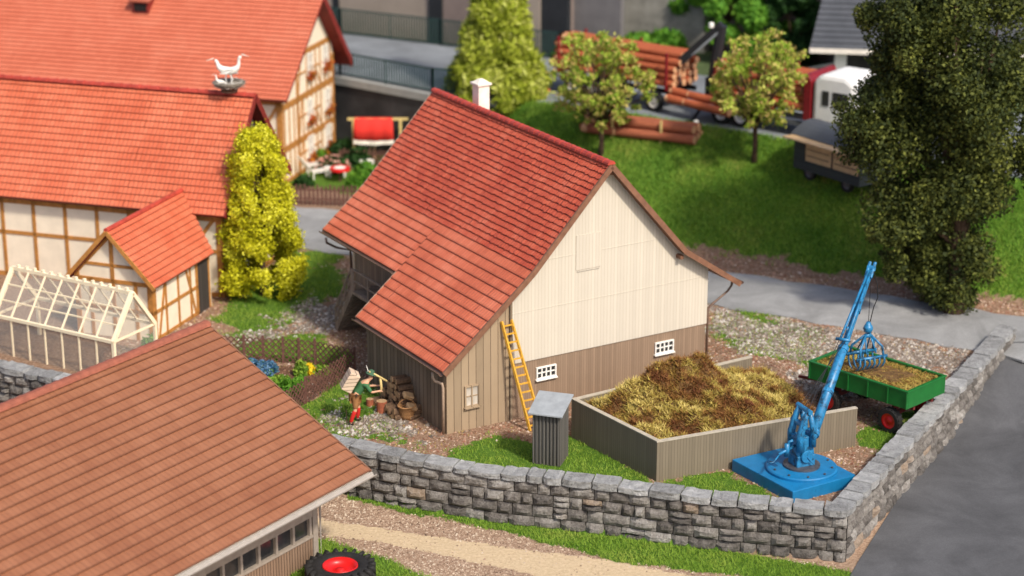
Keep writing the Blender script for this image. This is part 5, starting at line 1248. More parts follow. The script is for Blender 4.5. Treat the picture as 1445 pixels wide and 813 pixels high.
# background trees
def bgtree(u, v, z, R_, Hh, z0, matl, label, name='leafy_tree', n=12000, size=.2, cr=.55):
    b_ = P(u, v, z); tree(name, label, 'tree', b_, ball_clumps(R_, Hh, z0, 34, cr), n, size, matl, z0+.3, .2, 'trees behind the back road')
bgtree(1018, 72, 3.55, 2.6, 5.8, .9, F_['green'], 'round fresh green tree behind the black loader crane, left of its neighbour', n=14000, size=.2, cr=.5)
bgtree(1078, 74, 3.55, 2.9, 6.2, .6, F_['green'], 'fresh green tree at the top between the loader crane and the slate roofed house')
bgtree(1120, 88, 3.55, 1.6, 3.8, .2, F_['dgreen'], 'darker green tree next to the white pillar of the slate roofed house', cr=.5)
bgtree(1040, 40, 3.55, 2.8, 7, .3, F_['dgreen'], 'deep green tree farthest back at the top right of the road')
bgtree(1050, 82, 3.55, 2.6, 4.6, .4, F_['green'], 'fresh green tree in the middle, between loader crane and slate roofed house')
bgtree(985, 60, 3.55, 2.0, 4.6, .8, F_['green'], 'leftmost fresh green tree rising behind the loader crane jib')
tree('dark_conifer', 'dark narrow conifer in front of the grey stair wall at the top', 'tree', P(836, 62, 3.55), prof_clumps([(.1, 1.2), (1.5, .95), (3.5, .7), (5.5, .2)], 50, .35), 5000, .2, F_['conifer_dark'], 2, .15, top=5)
for (u, v, r, h, lb_) in ((905, 78, 1.5, 1.3, 'low yellow green bush before the rough grey wall, above the trailer logs'), (940, 78, 1.3, 1.5, 'low green bush left of the black loader crane jib'), (800, 82, .9, .8, 'small dark bush under the grey stair wall')):
    clump('bush', lb_, 'bush', P(u, v, 3.55), r, h, 1500, .25, F_['green'], 'bushes behind the back road')

# ------------------------------------------------------------ retaining wall, railings, facade
rw = thing('retaining_wall', 'sooty dark retaining wall with a pale coping carrying the back road', 'wall', (0, 0, 0))
a, b = Vector((-34, 130.5, 0)), Vector((-9.04, 109.53, 0)); c = Vector((-4.04, 105.6, 0)); d_ = Vector((-.6, 104.5, 0))
mb = MB(); mc = MB()
for p, q_ in ((a, b), (b, c), (c, d_)):
    dd = (q_-p).normalized(); nn = Vector((dd.y, -dd.x, 0)); mb.prism([p+nn*.2+Vector((0, 0, -.3)), p+Vector((0, 0, -.3)), p+Vector((0, 0, 3.32)), p+nn*.2+Vector((0, 0, 3.32))], q_-p)
    mc.prism([p+nn*.32+Vector((0, 0, 3.325)), p-nn*.25+Vector((0, 0, 3.325)), p-nn*.25+Vector((0, 0, 3.72)), p+nn*.32+Vector((0, 0, 3.72))], q_-p)
mb.build('wall_face', M['dark_wall'], rw); mc.build('coping', M['concrete'], rw)
def railing(label, pts, z, h, name='railing'):
    t = thing(name, label, 'railing', (0, 0, 0), 0, 'green railings along the back road')
    for p, q_ in zip(pts[:-1], pts[1:]):
        p = Vector(p); q_ = Vector(q_); L1 = (q_-p).length; mb = MB()
        for zz in (z+.12, z+h): mb.beam(p+Vector((0, 0, zz)), q_+Vector((0, 0, zz)), .06, .07)
        k_ = int(L1/.17)
        for i in range(k_): r_ = p.lerp(q_, (i+.5)/k_); mb.beam(r_+Vector((0, 0, z+.12)), r_+Vector((0, 0, z+h)), .06, .06)
        mb.build('bar_panel', M['iron_green'], t)
        k_ = max(1, int(L1/2.5))
        for i in range(k_+1): r_ = p.lerp(q_, i/k_); MB().beam(r_+Vector((0, 0, z)), r_+Vector((0, 0, z+h+.05)), .09, .09).build('post', M['iron_green'], t)
railing('dark green railing on top of the sooty retaining wall, near side of the road', [(-20, 118.75, 0), (-9.04, 109.6, 0), (-4.04, 105.7, 0), (-.4, 104.5, 0)], 3.72, 1.25)
railing('dark green railing along the beige facade, far side of the road', [(-22, 127.6, 0), (-9.87, 120.7, 0), (-4, 117.6, 0), (2.61, 114.0, 0), (4.5, 113.0, 0)], 3.6, 1.45)
fd = Vector((12.48, -6.5, 0)).normalized(); fo = Vector((-9.87, 121.6, 3.5)); fang = math.atan2(fd.y, fd.x)
fc = thing('factory_building', 'long building of beige and taupe panels between dark pillars behind the far railing', 'building', fo, fang)
def fx(u):   # distance along the facade seen at column u
    d = ray(u, 20); bi = (Matrix.Translation(fo) @ Matrix.Rotation(fang, 4, 'Z')).inverted(); o_ = bi @ Vector(_cp); dd = bi.to_3x3() @ Vector(d); return o_.x+dd.x*(-o_.y/dd.y)
def panel(u0, u1, m_, dy=0, name='panel', top=9): MB().box(fx(u0)+.005, dy, 0, fx(u1)-.005, dy+.4, top).build(name, m_, fc)
MB().box(fx(300), .5, 0, fx(800), 8, 9).build('main_block', M['taupe_panel'], fc)
panel(300, 470, M['beige_panel']); panel(470, 479, M['pillar'], -.05, 'pillar'); panel(479, 606, M['beige_panel']); panel(606, 625, M['pillar'], -.12, 'pillar'); panel(625, 700, M['taupe_panel']); panel(700, 762, M['beige_panel']); panel(762, 800, M['pillar'], .1, 'pillar')  # rightmost dark panel paints the shade of a recess, no pillar there
# grey stair wall and rough wall to the right
s0 = P(775, 62, 3.55); sw = thing('stair_wall', 'grey ramp-shaped wall with a pale sloping edge at the top centre', 'wall', (P(776, 72, 3.55)), fang)
mb = MB(); mb.prism([(0, 0, 0), (4.3, 0, 0), (4.3, 0, 5.6), (3.2, 0, 5.6), (0, 0, 1.9)], (0, .4, 0)); mb.build('wall_face', plain('mid grey render', (.15, .14, .14), .85, .15, 1, .2), sw)
mb = MB(); mb.beam((0, -.02, 1.9), (3.2, -.02, 5.6), .2, .14, (0, 1, 0)); mb.build('sloping_edge', M['concrete'], sw)
rb = P(872, 62, 3.55); rgw = thing('concrete_building', 'rough mottled grey building with a pale edge at the top centre', 'building', rb, fang)
MB().box(0, 0, 0, 5.2, 4, 9).build('wall', M['rough_wall'], rgw); MB().box(-.3, -.05, 0, -.005, .5, 9).build('corner_strip', plain('pale blue grey strip', (.45, .5, .55), .7, .1, 2, 0), rgw)
MB().box(5.3, 1, 0, 30, 1.5, 8).build('rear_wall', M['taupe_panel'], rgw)
# slate roofed house
sp_ = P(1176, 118, 3.55); sh = thing('slate_house', 'house with dark slate roof, beige eave and white corner pillar behind the truck cab', 'house', sp_, rad(-9))
MB().box(.7, 1.2, 0, 12, 7, 2.2).build('wall', M['dark_wall'], sh)
MB().box(0, 0, 0, .62, .62, 1.75).build('pillar', M['white'], sh)
MB().box(2.2, 1.0, .6, 4.0, 1.19, 1.6).build('window', M['glass'], sh)
mb = MB(); courses(mb, (-.4, 4.0, 5.8), (13, 4.0, 5.8), (13, -.6, 1.95), (-1.3, -.6, 1.95), 16, .05, 2, 0); mb.build('roof', M['slate'], sh)
mb = MB(); slab(mb, [(-.4, 4.0, 5.8), (13, 4.0, 5.8), (13, -.6, 1.95), (-1.3, -.6, 1.95)], .15); mb.build('roof_deck', M['offwhite'], sh)
MB().box(-1.3, -.72, 1.74, 13, -.6, 1.98).build('eave_board', M['offwhite'], sh)
mb = MB(); a = Vector((0, .3, .4)); mb.beam((-3.3, .3, .15), (-.05, .3, 1.0), .1, .12); mb.build('handrail', M['concrete'], sh)

# ------------------------------------------------------------ LOG TRUCK AND TRAILER
ta_ = P(800, 136, 3.6); tb_ = P(1100, 190, 3.6); dv = tb_-ta_; tang = math.atan2(dv.y, dv.x); print('truck', dv.length, math.degrees(tang))
TM = Matrix.Translation(ta_) @ Matrix.Rotation(tang, 4, 'Z')
def tx(u): # along-truck distance of column u at the near side
    bi = TM.inverted(); o_ = bi @ Vector(_cp); dd = bi.to_3x3() @ Vector(ray(u, 140)); return o_.x+dd.x*(-o_.y/dd.y)
xa, xb, xc, xd, xe = tx(783), tx(950), tx(985), tx(1140), tx(1215)
print('truck x', xa, xb, xc, xd, xe)
lt = thing('log_trailer', 'red and black timber trailer stacked with orange logs behind the left young tree', 'trailer', ta_, tang)
mb = MB(); mb.beam((xa, .5, 1.0), (xb, .5, 1.0), .12, .22); mb.beam((xa, 2.0, 1.0), (xb, 2.0, 1.0), .12, .22); mb.beam((xb, 1.25, .95), (xc+.4, 1.25, .85), .12, .14); mb.build('chassis', M['hose'], lt)
for x in (xa+.15, (xa+xb)/2, xb-.5):
    mb = MB(); mb.beam((x, .05, 1.2), (x, 2.45, 1.2), .14, .14); mb.beam((x, .08, 1.2), (x, .08, 3.0), .12, .1); mb.beam((x, 2.42, 1.2), (x, 2.42, 3.0), .12, .1); mb.build('stanchion', M['truck_red'], lt)
for x in (xa+1.1, xa+2.3, xb-1.2):
    for y in (.15, 2.35): wheel(lt, x, y, .5, .3, M['offwhite'])
ck = thing('log_truck', 'timber truck with white cab, dark red headboard and black loader crane on the back road', 'truck', ta_, tang)
mb = MB(); mb.beam((xc, .6, .9), (xe-.3, .6, .9), .14, .26); mb.beam((xc, 1.9, .9), (xe-.3, 1.9, .9), .14, .26); mb.box(xc+2.6, .1, .55, xd-.4, .25, .75); mb.build('chassis', plain('grey truck frame', (.1, .11, .12), .5, .2, 3, 0), ck)
for x in (xc+1.3, xc+2.4): 
    for y in (.15, 2.35): wheel(ck, x, y, .52, .32, M['truck_white'])
for y in (.15, 2.35): wheel(ck, xd+1.5, y, .52, .32, M['truck_white'])
for x in (xc+.9, xd-2.0):
    mb = MB(); mb.beam((x, .05, 1.2), (x, 2.45, 1.2), .14, .14); mb.beam((x, .08, 1.2), (x, .08, 3.0), .12, .1); mb.beam((x, 2.42, 1.2), (x, 2.42, 3.0), .12, .1); mb.build('stanchion', M['truck_red'], ck)
mb = MB(); mb.box(xd-.25, 0, .9, xd, 2.5, 3.1); mb.prism([(xd-.05, .0, .75), (xd+.15, .0, .75), (xd+.15, .0, 2.8), (xd-.05, .0, 3.1)], (0, 2.5, 0)); mb.build('headboard', M['truck_red'], ck, bevel=.03)
mb = MB(); pr_ = [(xd+.2, .7), (xd+2.7, .7), (xd+2.75, 1.7), (xd+2.35, 2.95), (xd+1.9, 3.2), (xd+.6, 3.2), (xd+.2, 2.85)]; mb.prism([(x, .02, z) for x, z in pr_], (0, 2.46, 0)); cabo = mb.build('cab', M['truck_white'], ck, bevel=.22)
MB().box(xd+1.3, -.01, 1.75, xd+2.1, .03, 2.45).build('side_window', M['glass'], cabo); MB().box(xd+.75, -.01, 1.75, xd+1.1, .03, 2.45).build('side_window', M['glass'], cabo)
MB().prism([(xd+2.76, .2, 1.7), (xd+2.76, 2.3, 1.7), (xd+2.42, 2.3, 2.75), (xd+2.42, .2, 2.75)], (.02, 0, .01)).build('windscreen', M['glass'], cabo)
lc = MB(); x = xc+.1
lc.box(x-.3, .9, .9, x+.4, 1.6, 1.9); lc.tube([(x, 1.25, 1.5), (x+.1, 1.25, 3.0), (x+.35, 1.25, 4.5)], [.34, .28, .26], 8); lc.build('loader_column', M['hose'], ck)
MB().box(x+.3, .9, 1.1, x+.9, 1.7, 2.9).build('operator_seat', M['truck_red'], ck, bevel=.08)
MB().beam((x+.35, 1.25, 4.55), (x-1.9, .7, 1.9+.4), .3, .38).build('jib', M['hose'], ck); MB().tube([(x+.3, 1.05, 4.2), (x-1.4, .75, 2.6)], .06, 8).build('hydraulic_ram', M['zinc'], ck)
MB().lathe([(0, .2), (.2, 0), (0, -.2)], 10, Matrix.Translation((x-1.9, .7, 2.1))).tube([(x-1.9, .5, 2.1), (x-2.3, .3, 1.5), (x-1.9, .2, 1.1)], .06, 6).tube([(x-1.9, .9, 2.1), (x-1.5, .6, 1.5), (x-1.8, .5, 1.1)], .06, 6).build('log_grapple', M['hose'], ck)
MB().lathe([(0, .16), (.13, .1), (.13, -.1), (0, -.16)], 10, Matrix.Translation((x-.1, 1.0, 4.5))).build('work_lamp', M['white'], ck)
MB().beam((x-.1, -.5, .05), (x-.1, .9, .9), .1, .12).beam((x-.3, -.6, .05), (x+.1, -.6, .05), .14, .06).build('support_leg', M['hose'], ck)
# logs: each one a thing
lgp = {}
def log(group, label, M0, a, b, r, mat='log_bark', key='t'):
    a = Vector(a); b = Vector(b); L1 = (b-a).length; kk = (key, mat)
    if kk not in lgp:
        t = thing('log', label, 'log', (0, 0, 0), 0, group); mb = MB(); nn = 7
        mb.tube([(L_i, .012*math.sin(L_i*5), 0) for L_i in [i/nn for i in range(nn+1)]], [1+.08*math.sin(i*2.1) for i in range(nn+1)], 12, False)
        mb.v = [(x, y if abs(y) < 0 else y, z) for x, y, z in mb.v]; mb.build('bark', M[mat], t, True)
        mb = MB(); mb.tube([(-.003, 0, 0), (1.003, 0, 0)], [.93, .93], 12); mb.build('cut_end', M['log_end'], t); lgp[kk] = t; o = t
    else: o = copy_tree(lgp[kk])
    o['label'] = label; o['group'] = group
    wa, wb = M0 @ a, M0 @ b; d = (wb-wa); o.location = wa; o.rotation_euler = (random.uniform(0, 0), -math.asin(d.z/d.length), math.atan2(d.y, d.x)); o.scale = (L1, r, r)
def stack(M0, x0, x1, yc, z0, counts, r, group, label, mat, key):
    for row, n_ in enumerate(counts):
        for i in range(n_):
            side = ('nearest the lawn', 'second from the lawn', 'third from the lawn', 'fourth from the lawn', 'fifth from the lawn', 'sixth from the lawn')[i]; lab = label+', '+('bottom', 'second', 'third', 'fourth', 'top')[row]+' row, '+side
            y = yc+(i-(n_-1)/2)*2*r*1.03; z = z0+r+row*r*1.78; e1, e2 = random.uniform(-.2, .2), random.uniform(-.25, .25)
            log(group, lab, M0, (x0+e1, y, z), (x1+e2, y, z), r*random.uniform(.88, 1.03), mat, key)
stack(TM, xa-.1, xb-.1, 1.25, 1.27, (6, 5, 5, 4, 3), .19, 'logs stacked on the timber trailer', 'orange log on the timber trailer', 'log_bark', 't')
stack(TM, xc+.75, xd-.35, 1.25, 1.27, (6, 5, 5, 4, 3), .19, 'logs stacked on the truck bed', 'orange log on the truck bed', 'log_bark', 'u')
for i_, (dy, dz) in enumerate(((.25, 1.05), (-.12, .75))):
    log('logs held by the grapple', 'long orange log held low by the grapple between trailer and truck' if i_ == 0 else 'darker log hanging lowest under the grapple between trailer and truck', TM, (xb-.3, dy, dz+.1), (xc+2.1, dy-.35, dz), .2, 'log_bark', 'v')
# log pile on the lawn
pa, pb = PT(826, 186), PT(978, 203); PM = Matrix.Translation(pa) @ Matrix.Rotation(math.atan2((pb-pa).y, (pb-pa).x), 4, 'Z'); PL = (pb-pa).xy.length; dz_ = pb.z-pa.z
print('pile', PL, dz_)
for row, n_ in enumerate((3, 2)):
    for i in range(n_):
        y = (i-(n_-1)/2)*.5+.35; z = .23+row*.42; log('logs piled on the lawn', 'reddish log in the lawn pile, %s row, %s' % (('bottom', 'top')[row], 'front' if i == 0 else ('back' if i == n_-1 else 'middle')) , PM, (random.uniform(-.2, .3), y, z), (PL+random.uniform(-.4, .2), y, z+dz_), .23, 'log_bark2', 'w')
for i_, x in enumerate((PL*.27, PL*.72)):
    t = MB().beam((x, -.2, -.15+dz_*x/PL), (x, -.2, 1.0+dz_*x/PL), .1, .1).build('pile_stake', M['pale_wood']); t.matrix_world = PM; tag(t, 'pale upright stake holding the %s end of the lawn log pile' % ('left' if i_ == 0 else 'right'), 'stake')
cn = P(769, 128, 3.61); t = thing('traffic_cone', 'small red and white traffic cone on the back road left of the timber trailer', 'traffic cone', cn); MB().lathe([(0, .55), (.06, .55), (.17, .05), (.28, .05), (.28, 0)], 14).build('cone', M['cones'], t); MB().lathe([(.1, .38), (.145, .22)], 14, Matrix.Scale(1.05, 4)).build('white_band', M['white'], t)
# white marker stone on the road verge
t = P(982, 177, 3.6); MB().lathe([(0, .28), (.12, .24), (.14, 0)], 10).build('marker_stone', M['white']); o = bpy.data.objects['marker_stone']; o.location = t; tag(o, 'small white marker stone at the road edge above the log pile', 'marker stone')

# ------------------------------------------------------------ dark wagon with wooden flap
wp = PT(1119, 246); wq = P(1204, 276, wp.z-.1); wang = math.atan2((wq-wp).y, (wq-wp).x); print('wagon', wp, math.degrees(wang), (wq-wp).length)
wg = thing('bee_wagon', 'dark grey wagon with curved roof and pale wooden flap, half behind the broad tree', 'wagon', (wp.x, wp.y, wp.z-.1), wang)
WL, WD, z0w, z1w = 4.2, 2.2, .45, 1.95
mb = MB(); mb.box(0, 0, z0w, .08, WD, z1w); mb.box(WL-.08, 0, z0w, WL, WD, z1w); mb.box(.08, WD-.08, z0w, WL-.08, WD, z1w); mb.box(.08, 0, z0w, WL-.08, .08, z0w+.45); mb.box(.08, 0, z1w-.18, WL-.08, .08, z1w); mb.box(.08, 0, z0w+.451, .7, .08, z1w-.181); mb.build('body', M['wagon'], wg)
for i in range(2): a = .72+i*1.75; pn_ = MB().box(a, .03, z0w+.46, a+1.65, .09, z1w-.19).build('hive_panel', M['ply'], wg); MB().box(a+.1, .015, z0w+.7, a+1.5, .029, z0w+.74).box(a+.1, .015, z0w+1.0, a+1.5, .029, z0w+1.03).build('entrance_slots', M['boots'], pn_)
for i in range(3): MB().box(.7+i*1.75-.03, -.01, z0w+.45, .7+i*1.75+.02, .1, z1w-.18).build('mullion', M['wagon'], wg)
MB().prism([(.0, .0, z1w-.02), (WL, .0, z1w-.02), (WL, -.75, z1w+.02), (.0, -.75, z1w+.02)], (0, 0, .06)).build('flap', M['ply'], wg)
mb = MB(); k_ = 10
for i in range(k_+1): t_ = i/k_; y = -.12+(WD+.24)*t_; z = z1w+.08+.5*math.sin(PI*t_); mb.v += [(-.15, y, z), (WL+.15, y, z)]
for i in range(k_): mb.f.append((2*i, 2*i+1, 2*i+3, 2*i+2)); mb.uv.append(None)
mb.f.append(tuple(2*i for i in range(k_+1))); mb.f.append(tuple(2*i+1 for i in range(k_+1))); mb.uv += [None, None]
mb.build('curved_roof', M['wagon_roof'], wg)
for x in (.9, WL-.9): 
    for y in (.2, WD-.2): wheel(wg, x, y, .34, .2, M['steel'])
MB().beam((0, WD/2-.3, .45), (-1.3, WD/2, .4), .07, .07).beam((0, WD/2+.3, .45), (-1.3, WD/2, .4), .07, .07).build('drawbar', M['steel'], wg)

# ------------------------------------------------------------ cottage garden behind the lane
def picket(label, pts, h, sp, name='picket_fence', mat='lattice', group='dark picket fences of the cottage garden'):
    t = thing(name, label, 'fence', (0, 0, 0), 0, group)
    for p, q_ in zip(pts[:-1], pts[1:]):
        p = Vector((p.x, p.y, 0)); q_ = Vector((q_.x, q_.y, 0)); L1 = (q_-p).length; d = (q_-p)/L1; nn = Vector((d.y, -d.x, 0)); mb = MB(); k_ = int(L1/sp)
        for i in range(k_): r_ = p.lerp(q_, (i+.5)/k_)+nn*.03; hh = h*random.uniform(.93, 1.05); mb.beam(r_, r_+Vector((0, 0, hh)), .11, .03, nn)
        mb.build('picket_row', M[mat], t)
        MB().beam(p+Vector((0, 0, h*.3)), q_+Vector((0, 0, h*.3)), .04, .08).beam(p+Vector((0, 0, h*.75)), q_+Vector((0, 0, h*.75)), .04, .08).build('fence_rail', M[mat], t)
picket('dark brown picket fence facing the lane, in front of the cottage garden', [P(410, 288), P(500, 291), P(560, 297)], 1.0, .2)
picket('dark brown picket fence under the red cloth at the back of the garden', [P(478, 231), P(530, 233), P(590, 240)], .8, .2)
rk1, rk2 = P(500, 227), P(566, 227); rk = thing('carpet_rack', 'pale wooden rack on two posts with a red cloth hung over it', 'rack', rk1, 0)
RL = (rk2-rk1).length; rh = Pv(rk1, 168)
for x in (.0, RL): MB().beam((x, 0, 0), (x, 0, rh), .14, .14).build('post', M['pale_wood'], rk)
MB().beam((-.3, 0, rh), (RL+.4, 0, rh), .12, .12).build('crossbar', M['pale_wood'], rk)
mb = MB(); x0_, x1_ = .12, 1.95; K = 16
for j, (yy, zz) in enumerate(((.16, rh-.6), (.1, rh+.02), (.0, rh+.09), (-.1, rh+.02), (-.2, rh-.45), (-.28, rh-1.05))):
    for i in range(K+1): x = x0_+(x1_-x0_)*i/K+(-.12*j/5+.24*j/5*i/K); mb.v.append((x, yy+.03*math.sin(i*1.1+j*.3)*j/5, zz-(.06*math.sin(i/K*PI) if j == 5 else 0)))
for j in range(5):
    for i in range(K): a = j*(K+1)+i; mb.f.append((a, a+1, a+K+2, a+K+1)); mb.uv.append(None)
cl = mb.build('red_cloth', M['red_cloth'], None, True); cl.location = rk1; cl.modifiers.new('Solidify', 'SOLIDIFY').thickness = .03; tag(cl, 'red cloth with a white hem hanging over the pale wooden rack', 'cloth')
mb = MB()
hm = [cl.data.vertices[5*(K+1)+i].co for i in range(K+1)]
for i in range(K): a_, b_ = hm[i], hm[i+1]; mb.add([a_+Vector((0, -.02, .02)), b_+Vector((0, -.02, .02)), b_+Vector((0, -.05, -.18)), a_+Vector((0, -.05, -.18))], [(0, 1, 2, 3)])
hmo = mb.build('white_hem', M['offwhite'], cl)
pp = Vector((rk1.x+.92, rk1.y+.4, 0)); wm = thing('person', 'fair haired person behind the red cloth rack, nearly hidden', 'person', pp, rad(-90))
wm.scale = (1.15, 1.15, 1.17)
J = [(0, 0, .95, .15), (0, 0, 1.15, .12), (0, 0, 1.38, (.17, .12)), (.0, 0, 1.5, .06), (0, 0, 1.62, .09), (0, 0, 1.74, .085), (0, .09, .9, .09), (.02, .1, .5, .06), (0, .1, .08, .04), (.1, .1, .04, .035), (0, -.09, .9, .09), (.02, -.1, .5, .06), (0, -.1, .08, .04), (.1, -.1, .04, .035), (.02, .2, 1.38, .055), (.1, .25, 1.2, .045), (.3, .22, 1.4, .03), (.02, -.2, 1.38, .055), (.1, -.25, 1.2, .045), (.3, -.22, 1.4, .03)]
E_ = [(0, 1), (1, 2), (2, 3), (3, 4), (4, 5), (0, 6), (6, 7), (7, 8), (8, 9), (0, 10), (10, 11), (11, 12), (12, 13), (2, 14), (14, 15), (15, 16), (2, 17), (17, 18), (18, 19)]
J0 = list(J); chainfingers(J, E_, 16, (.36, .2, 1.46), (.6, 0, .6), (0, 1, 0), 1, .6, 1); chainfingers(J, E_, 19, (.36, -.2, 1.46), (.6, 0, .6), (0, -1, 0), 1, .6, 1)
skin('body', J, E_, M['skin'], wm, 2); sub_skin('dress', J0, [(0, 1), (1, 2), (0, 6), (0, 10), (6, 7), (10, 11), (2, 14), (2, 17)], .03, M['offwhite'], wm)
MB().lathe([(0, .13), (.07, .11), (.115, .03), (.11, -.06), (.09, -.1)], 14, Matrix.Translation((-.02, 0, 1.74))).build('hair', M['pale_wood'], wm, True)
for y_ in (.035, -.035): MB().lathe([(0, -.012), (.012, 0), (0, .012)], 8, Matrix.Translation((.09, y_, 1.7))).build('eye', M['boots'], wm)
# garden shrubs and flowers
for (u, v, r, h, m_, fl_, lb_) in ((486, 222, 1.0, 1.0, 'dgreen', None, 'dark green rounded shrub behind the pink blossoms in the cottage garden'),
                              (505, 232, .9, .9, 'dgreen', None, 'dark green shrub right of the others near the barn roof edge'),
                              (470, 240, .9, .75, 'dgreen', ('pinkflower', 150, .13), 'dark green shrub covered with pale pink blossoms'),
                              (455, 232, .5, .8, 'green', ('redflower', 80, .12), 'small flowering shrub against the half-timbered gable'),
                              (500, 268, .45, .9, 'green', None, 'tall tuft of fresh green leaves beside the red table'),
                              (516, 255, .7, 1.0, 'green', None, 'tall leafy green plant right beside the barn roof edge'),
                              (428, 262, .5, .5, 'dgreen', None, 'low dark bush beside the white deck chairs'),
                              (575, 215, .7, .8, 'fruit', None, 'pale pink bush right of the red cloth')):
    clump('garden_bush', lb_, 'bush', P(u, v), r, h, 900, .16, F_[m_], 'bushes of the cottage garden', (F_[fl_[0]], fl_[1], fl_[2]) if fl_ else None)
def deckchair(loc, rz, label):
    t = thing('deck_chair', label, 'deck chair', loc, rz, 'white deck chairs in the cottage garden'); mb = MB()
    for i in range(6): mb.box(-.3, .1+i*.17, .32+.0*i, .3, .22+i*.17, .37)
    mb.build('seat', M['white'], t); mb = MB()
    for i in range(6): mb.box(-.3, -.02-i*.1, .42+i*.13, .3, .02-i*.1, .53+i*.13)
    mb.build('backrest', M['white'], t)
    for x in (-.27, .27):
        for y in (.1, 1.0): MB().beam((x, y, 0), (x, y, .33), .06, .06).build('leg', M['white'], t)
    return t
deckchair(P(428, 243), rad(-60), 'white slatted deck chair farther left, beside the gable wall'); deckchair(P(437, 252), rad(-60), 'white slatted deck chair nearer the picket fence')
tt = thing('garden_table', 'small round table with a red and white cloth in the cottage garden', 'table', P(480, 256)); MB().lathe([(0, .72), (.5, .72), (.52, .6), (.5, .6)], 20).build('tabletop', M['red_paint'], tt); MB().tube([(0, 0, 0), (0, 0, .71)], .05, 8).build('leg', M['lattice'], tt); MB().lathe([(0, .723), (.3, .723)], 16).build('white_cloth', M['white'], tt)
tt = thing('garden_bench', 'long low white bench behind the round table', 'bench', P(458, 250), rad(-5)); MB().box(0, 0, .42, 1.1, .4, .48).build('seat', M['white'], tt)
for x in (.1, 1.0): MB().box(x-.04, .04, 0, x+.04, .36, .419).build('leg', M['white'], tt)
tt = thing('water_basin', 'small white oval basin between the shrubs near the barn roof edge', 'basin', P(518, 238)); MB().lathe([(0, .1), (.2, .1), (.34, .42), (.38, .42), (.3, .0), (0, 0)], 18).build('bowl', M['white'], tt)

# ------------------------------------------------------------ grass, gravel
def scatter(n, x0, x1, y0, y1):
    return rng.uniform(x0, x1, n), rng.uniform(y0, y1, n)
lane_poly = [(p[0], p[1]) for p in near]+[(p[0], p[1]) for p in far[::-1]]
barn_poly = [tuple(B(x, y, 0)[:2]) for x, y in ((0, 0), (11.2, 0), (11.2, 12.4), (2.6, 12.4), (2.6, 6.1), (0, 6.1))]
pit_poly = [(fl[0], fl[1]), (fr_[0], fr_[1]), (bb[0], bb[1]), (lb[0], lb[1])]
plinth_poly = [tuple((ci.inverted() @ p)[:2]) for p in cor]
def free(x, y):
    ok = (poly_sd(x, y, lane_poly) < .05) & (poly_sd(x, y, barn_poly) < .02) & (poly_sd(x, y, pit_poly) < .05) & (poly_sd(x, y, plinth_poly) < .03)
    d, s = seg_d(x, y, YARD); ok &= d > .38; return ok
def blades(name, label, n, box, ln, wd, matl, cond):
    x, y = scatter(n, *box); g, k, t, lo = zones(x, y); m_ = cond(x, y, g, k, t, lo) & free(x, y); x, y = x[m_], y[m_]; z = height(x, y)
    print(name, len(x)); o = strands(name, x, y, z-.01, ln, wd, matl, 1.2, var=np.clip(fbm(x, y, .6, 5)*.9-.15+rng.random(len(x))*.45, 0, 1)); tag(o, label, 'grass', kind='stuff')
rr = lambda x: rng.random(len(x))
blades('yard_grass', 'short bright green grass patches inside the farmyard wall', 420000, (-16, 24, 62, 92), .13, .028, F_['grass'], lambda x, y, g, k, t, lo: (rr(x) < (g*1.1-.05)*np.clip(fbm(x, y, 2.2, 31)*2.6-.6, .08, 1)) & (lo < .5) & ((x-8.63)*.496+(y-88.9)*.868 < .5))
blades('verge_grass', 'green grass strips beside the dirt track outside the wall', 160000, (-10, 14, 54, 68), .14, .028, F_['grass'], lambda x, y, g, k, t, lo: (rr(x) < g*1.1-.05) & (lo > .5))
blades('lawn_grass', 'green grass of the sloping lawn beyond the lane', 330000, (-2, 34, 78, 110), .2, .045, F_['lawn'], lambda x, y, g, k, t, lo: (rr(x) < g) & ((x-8.63)*.496+(y-88.9)*.868 > .5) & ((x-8.63)*.496+(y-88.9)*.868 < 12.2))
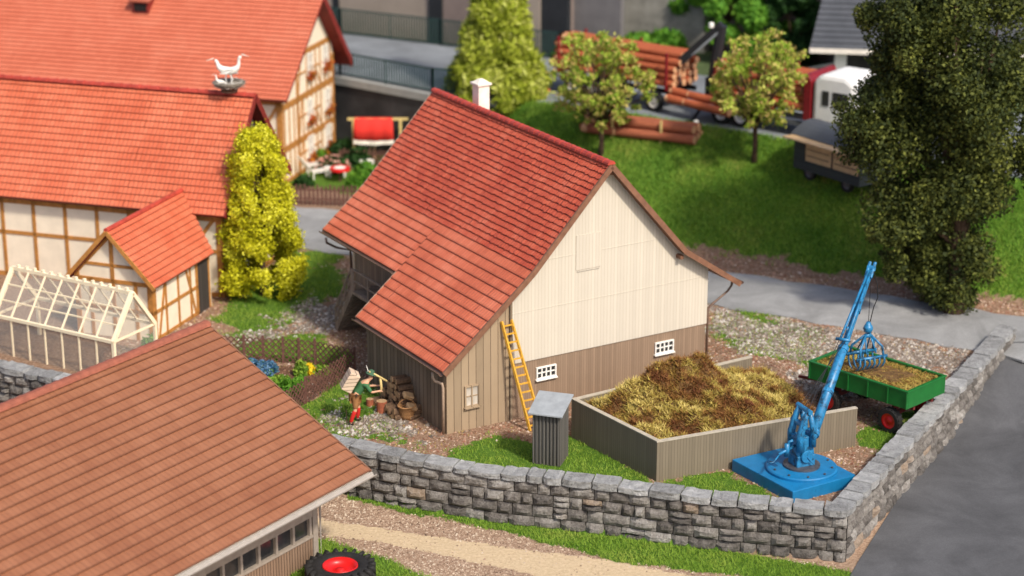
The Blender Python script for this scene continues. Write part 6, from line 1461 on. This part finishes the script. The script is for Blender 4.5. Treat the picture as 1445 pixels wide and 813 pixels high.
blades('soil_weeds', 'sparse dry weeds on the brown soil of the farmyard', 60000, (-16, 24, 62, 92), .1, .03, F_['straw'], lambda x, y, g, k, t, lo: (rr(x) < .35) & (g < .5) & (lo < .5) & ((x-8.63)*.496+(y-88.9)*.868 < .9))
def pebbles(name, label, n, box, r, matl, cond, zoff=0):
    x, y = scatter(n, *box); g, k, t, lo = zones(x, y); m_ = cond(x, y, g, k, t, lo) & free(x, y); x, y = x[m_], y[m_]; z = height(x, y); n = len(x); print(name, n)
    tet = np.array([(1, 0, -.3), (-.5, .87, -.3), (-.5, -.87, -.3), (.1, .1, .8)]); a = rng.random(n)*2*PI; s = r*(.5+rng.random(n)**2*1.1)
    T = tet[None]*s[:, None, None]*(1+.5*rng.normal(size=(n, 4, 3))*.6); ca_, sa_ = np.cos(a)[:, None], np.sin(a)[:, None]
    V = np.stack([T[..., 0]*ca_-T[..., 1]*sa_+x[:, None], T[..., 0]*sa_+T[..., 1]*ca_+y[:, None], np.abs(T[..., 2])*.8+z[:, None]-.005], -1)
    V[:, :3, 2] = z[:, None]-.01
    Fb = np.array([(0, 1, 3), (1, 2, 3), (2, 0, 3)]); F = (np.arange(n)[:, None, None]*4+Fb[None]).reshape(-1, 3); o = nmesh(name, V.reshape(-1, 3), F, matl, np.repeat(rng.random(n), 3)); tag(o, label, 'gravel', kind='stuff')
pebbles('yard_gravel', 'pale and grey gravel strewn along the lane and by the firewood', 330000, (-16, 26, 64, 90), .075, F_['gravel'], lambda x, y, g, k, t, lo: (rr(x) < k*.45) & (lo < .5))
pebbles('red_gravel', 'small reddish brown stones on the bare soil of the yard', 200000, (-16, 26, 62, 90), .055, F_['gravel_red'], lambda x, y, g, k, t, lo: (rr(x) < .5*(1-g)*(1-k*.7)) & (lo < .5) & ((x-8.63)*.496+(y-88.9)*.868 < .9))
pebbles('track_gravel', 'tan gravel along both sides of the dirt track', 200000, (-10, 12, 52, 68), .042, F_['gravel_tan'], lambda x, y, g, k, t, lo: (rr(x) < .8*(1-g)*(1-t*.96)) & (lo > .5) & (x < 10.3))
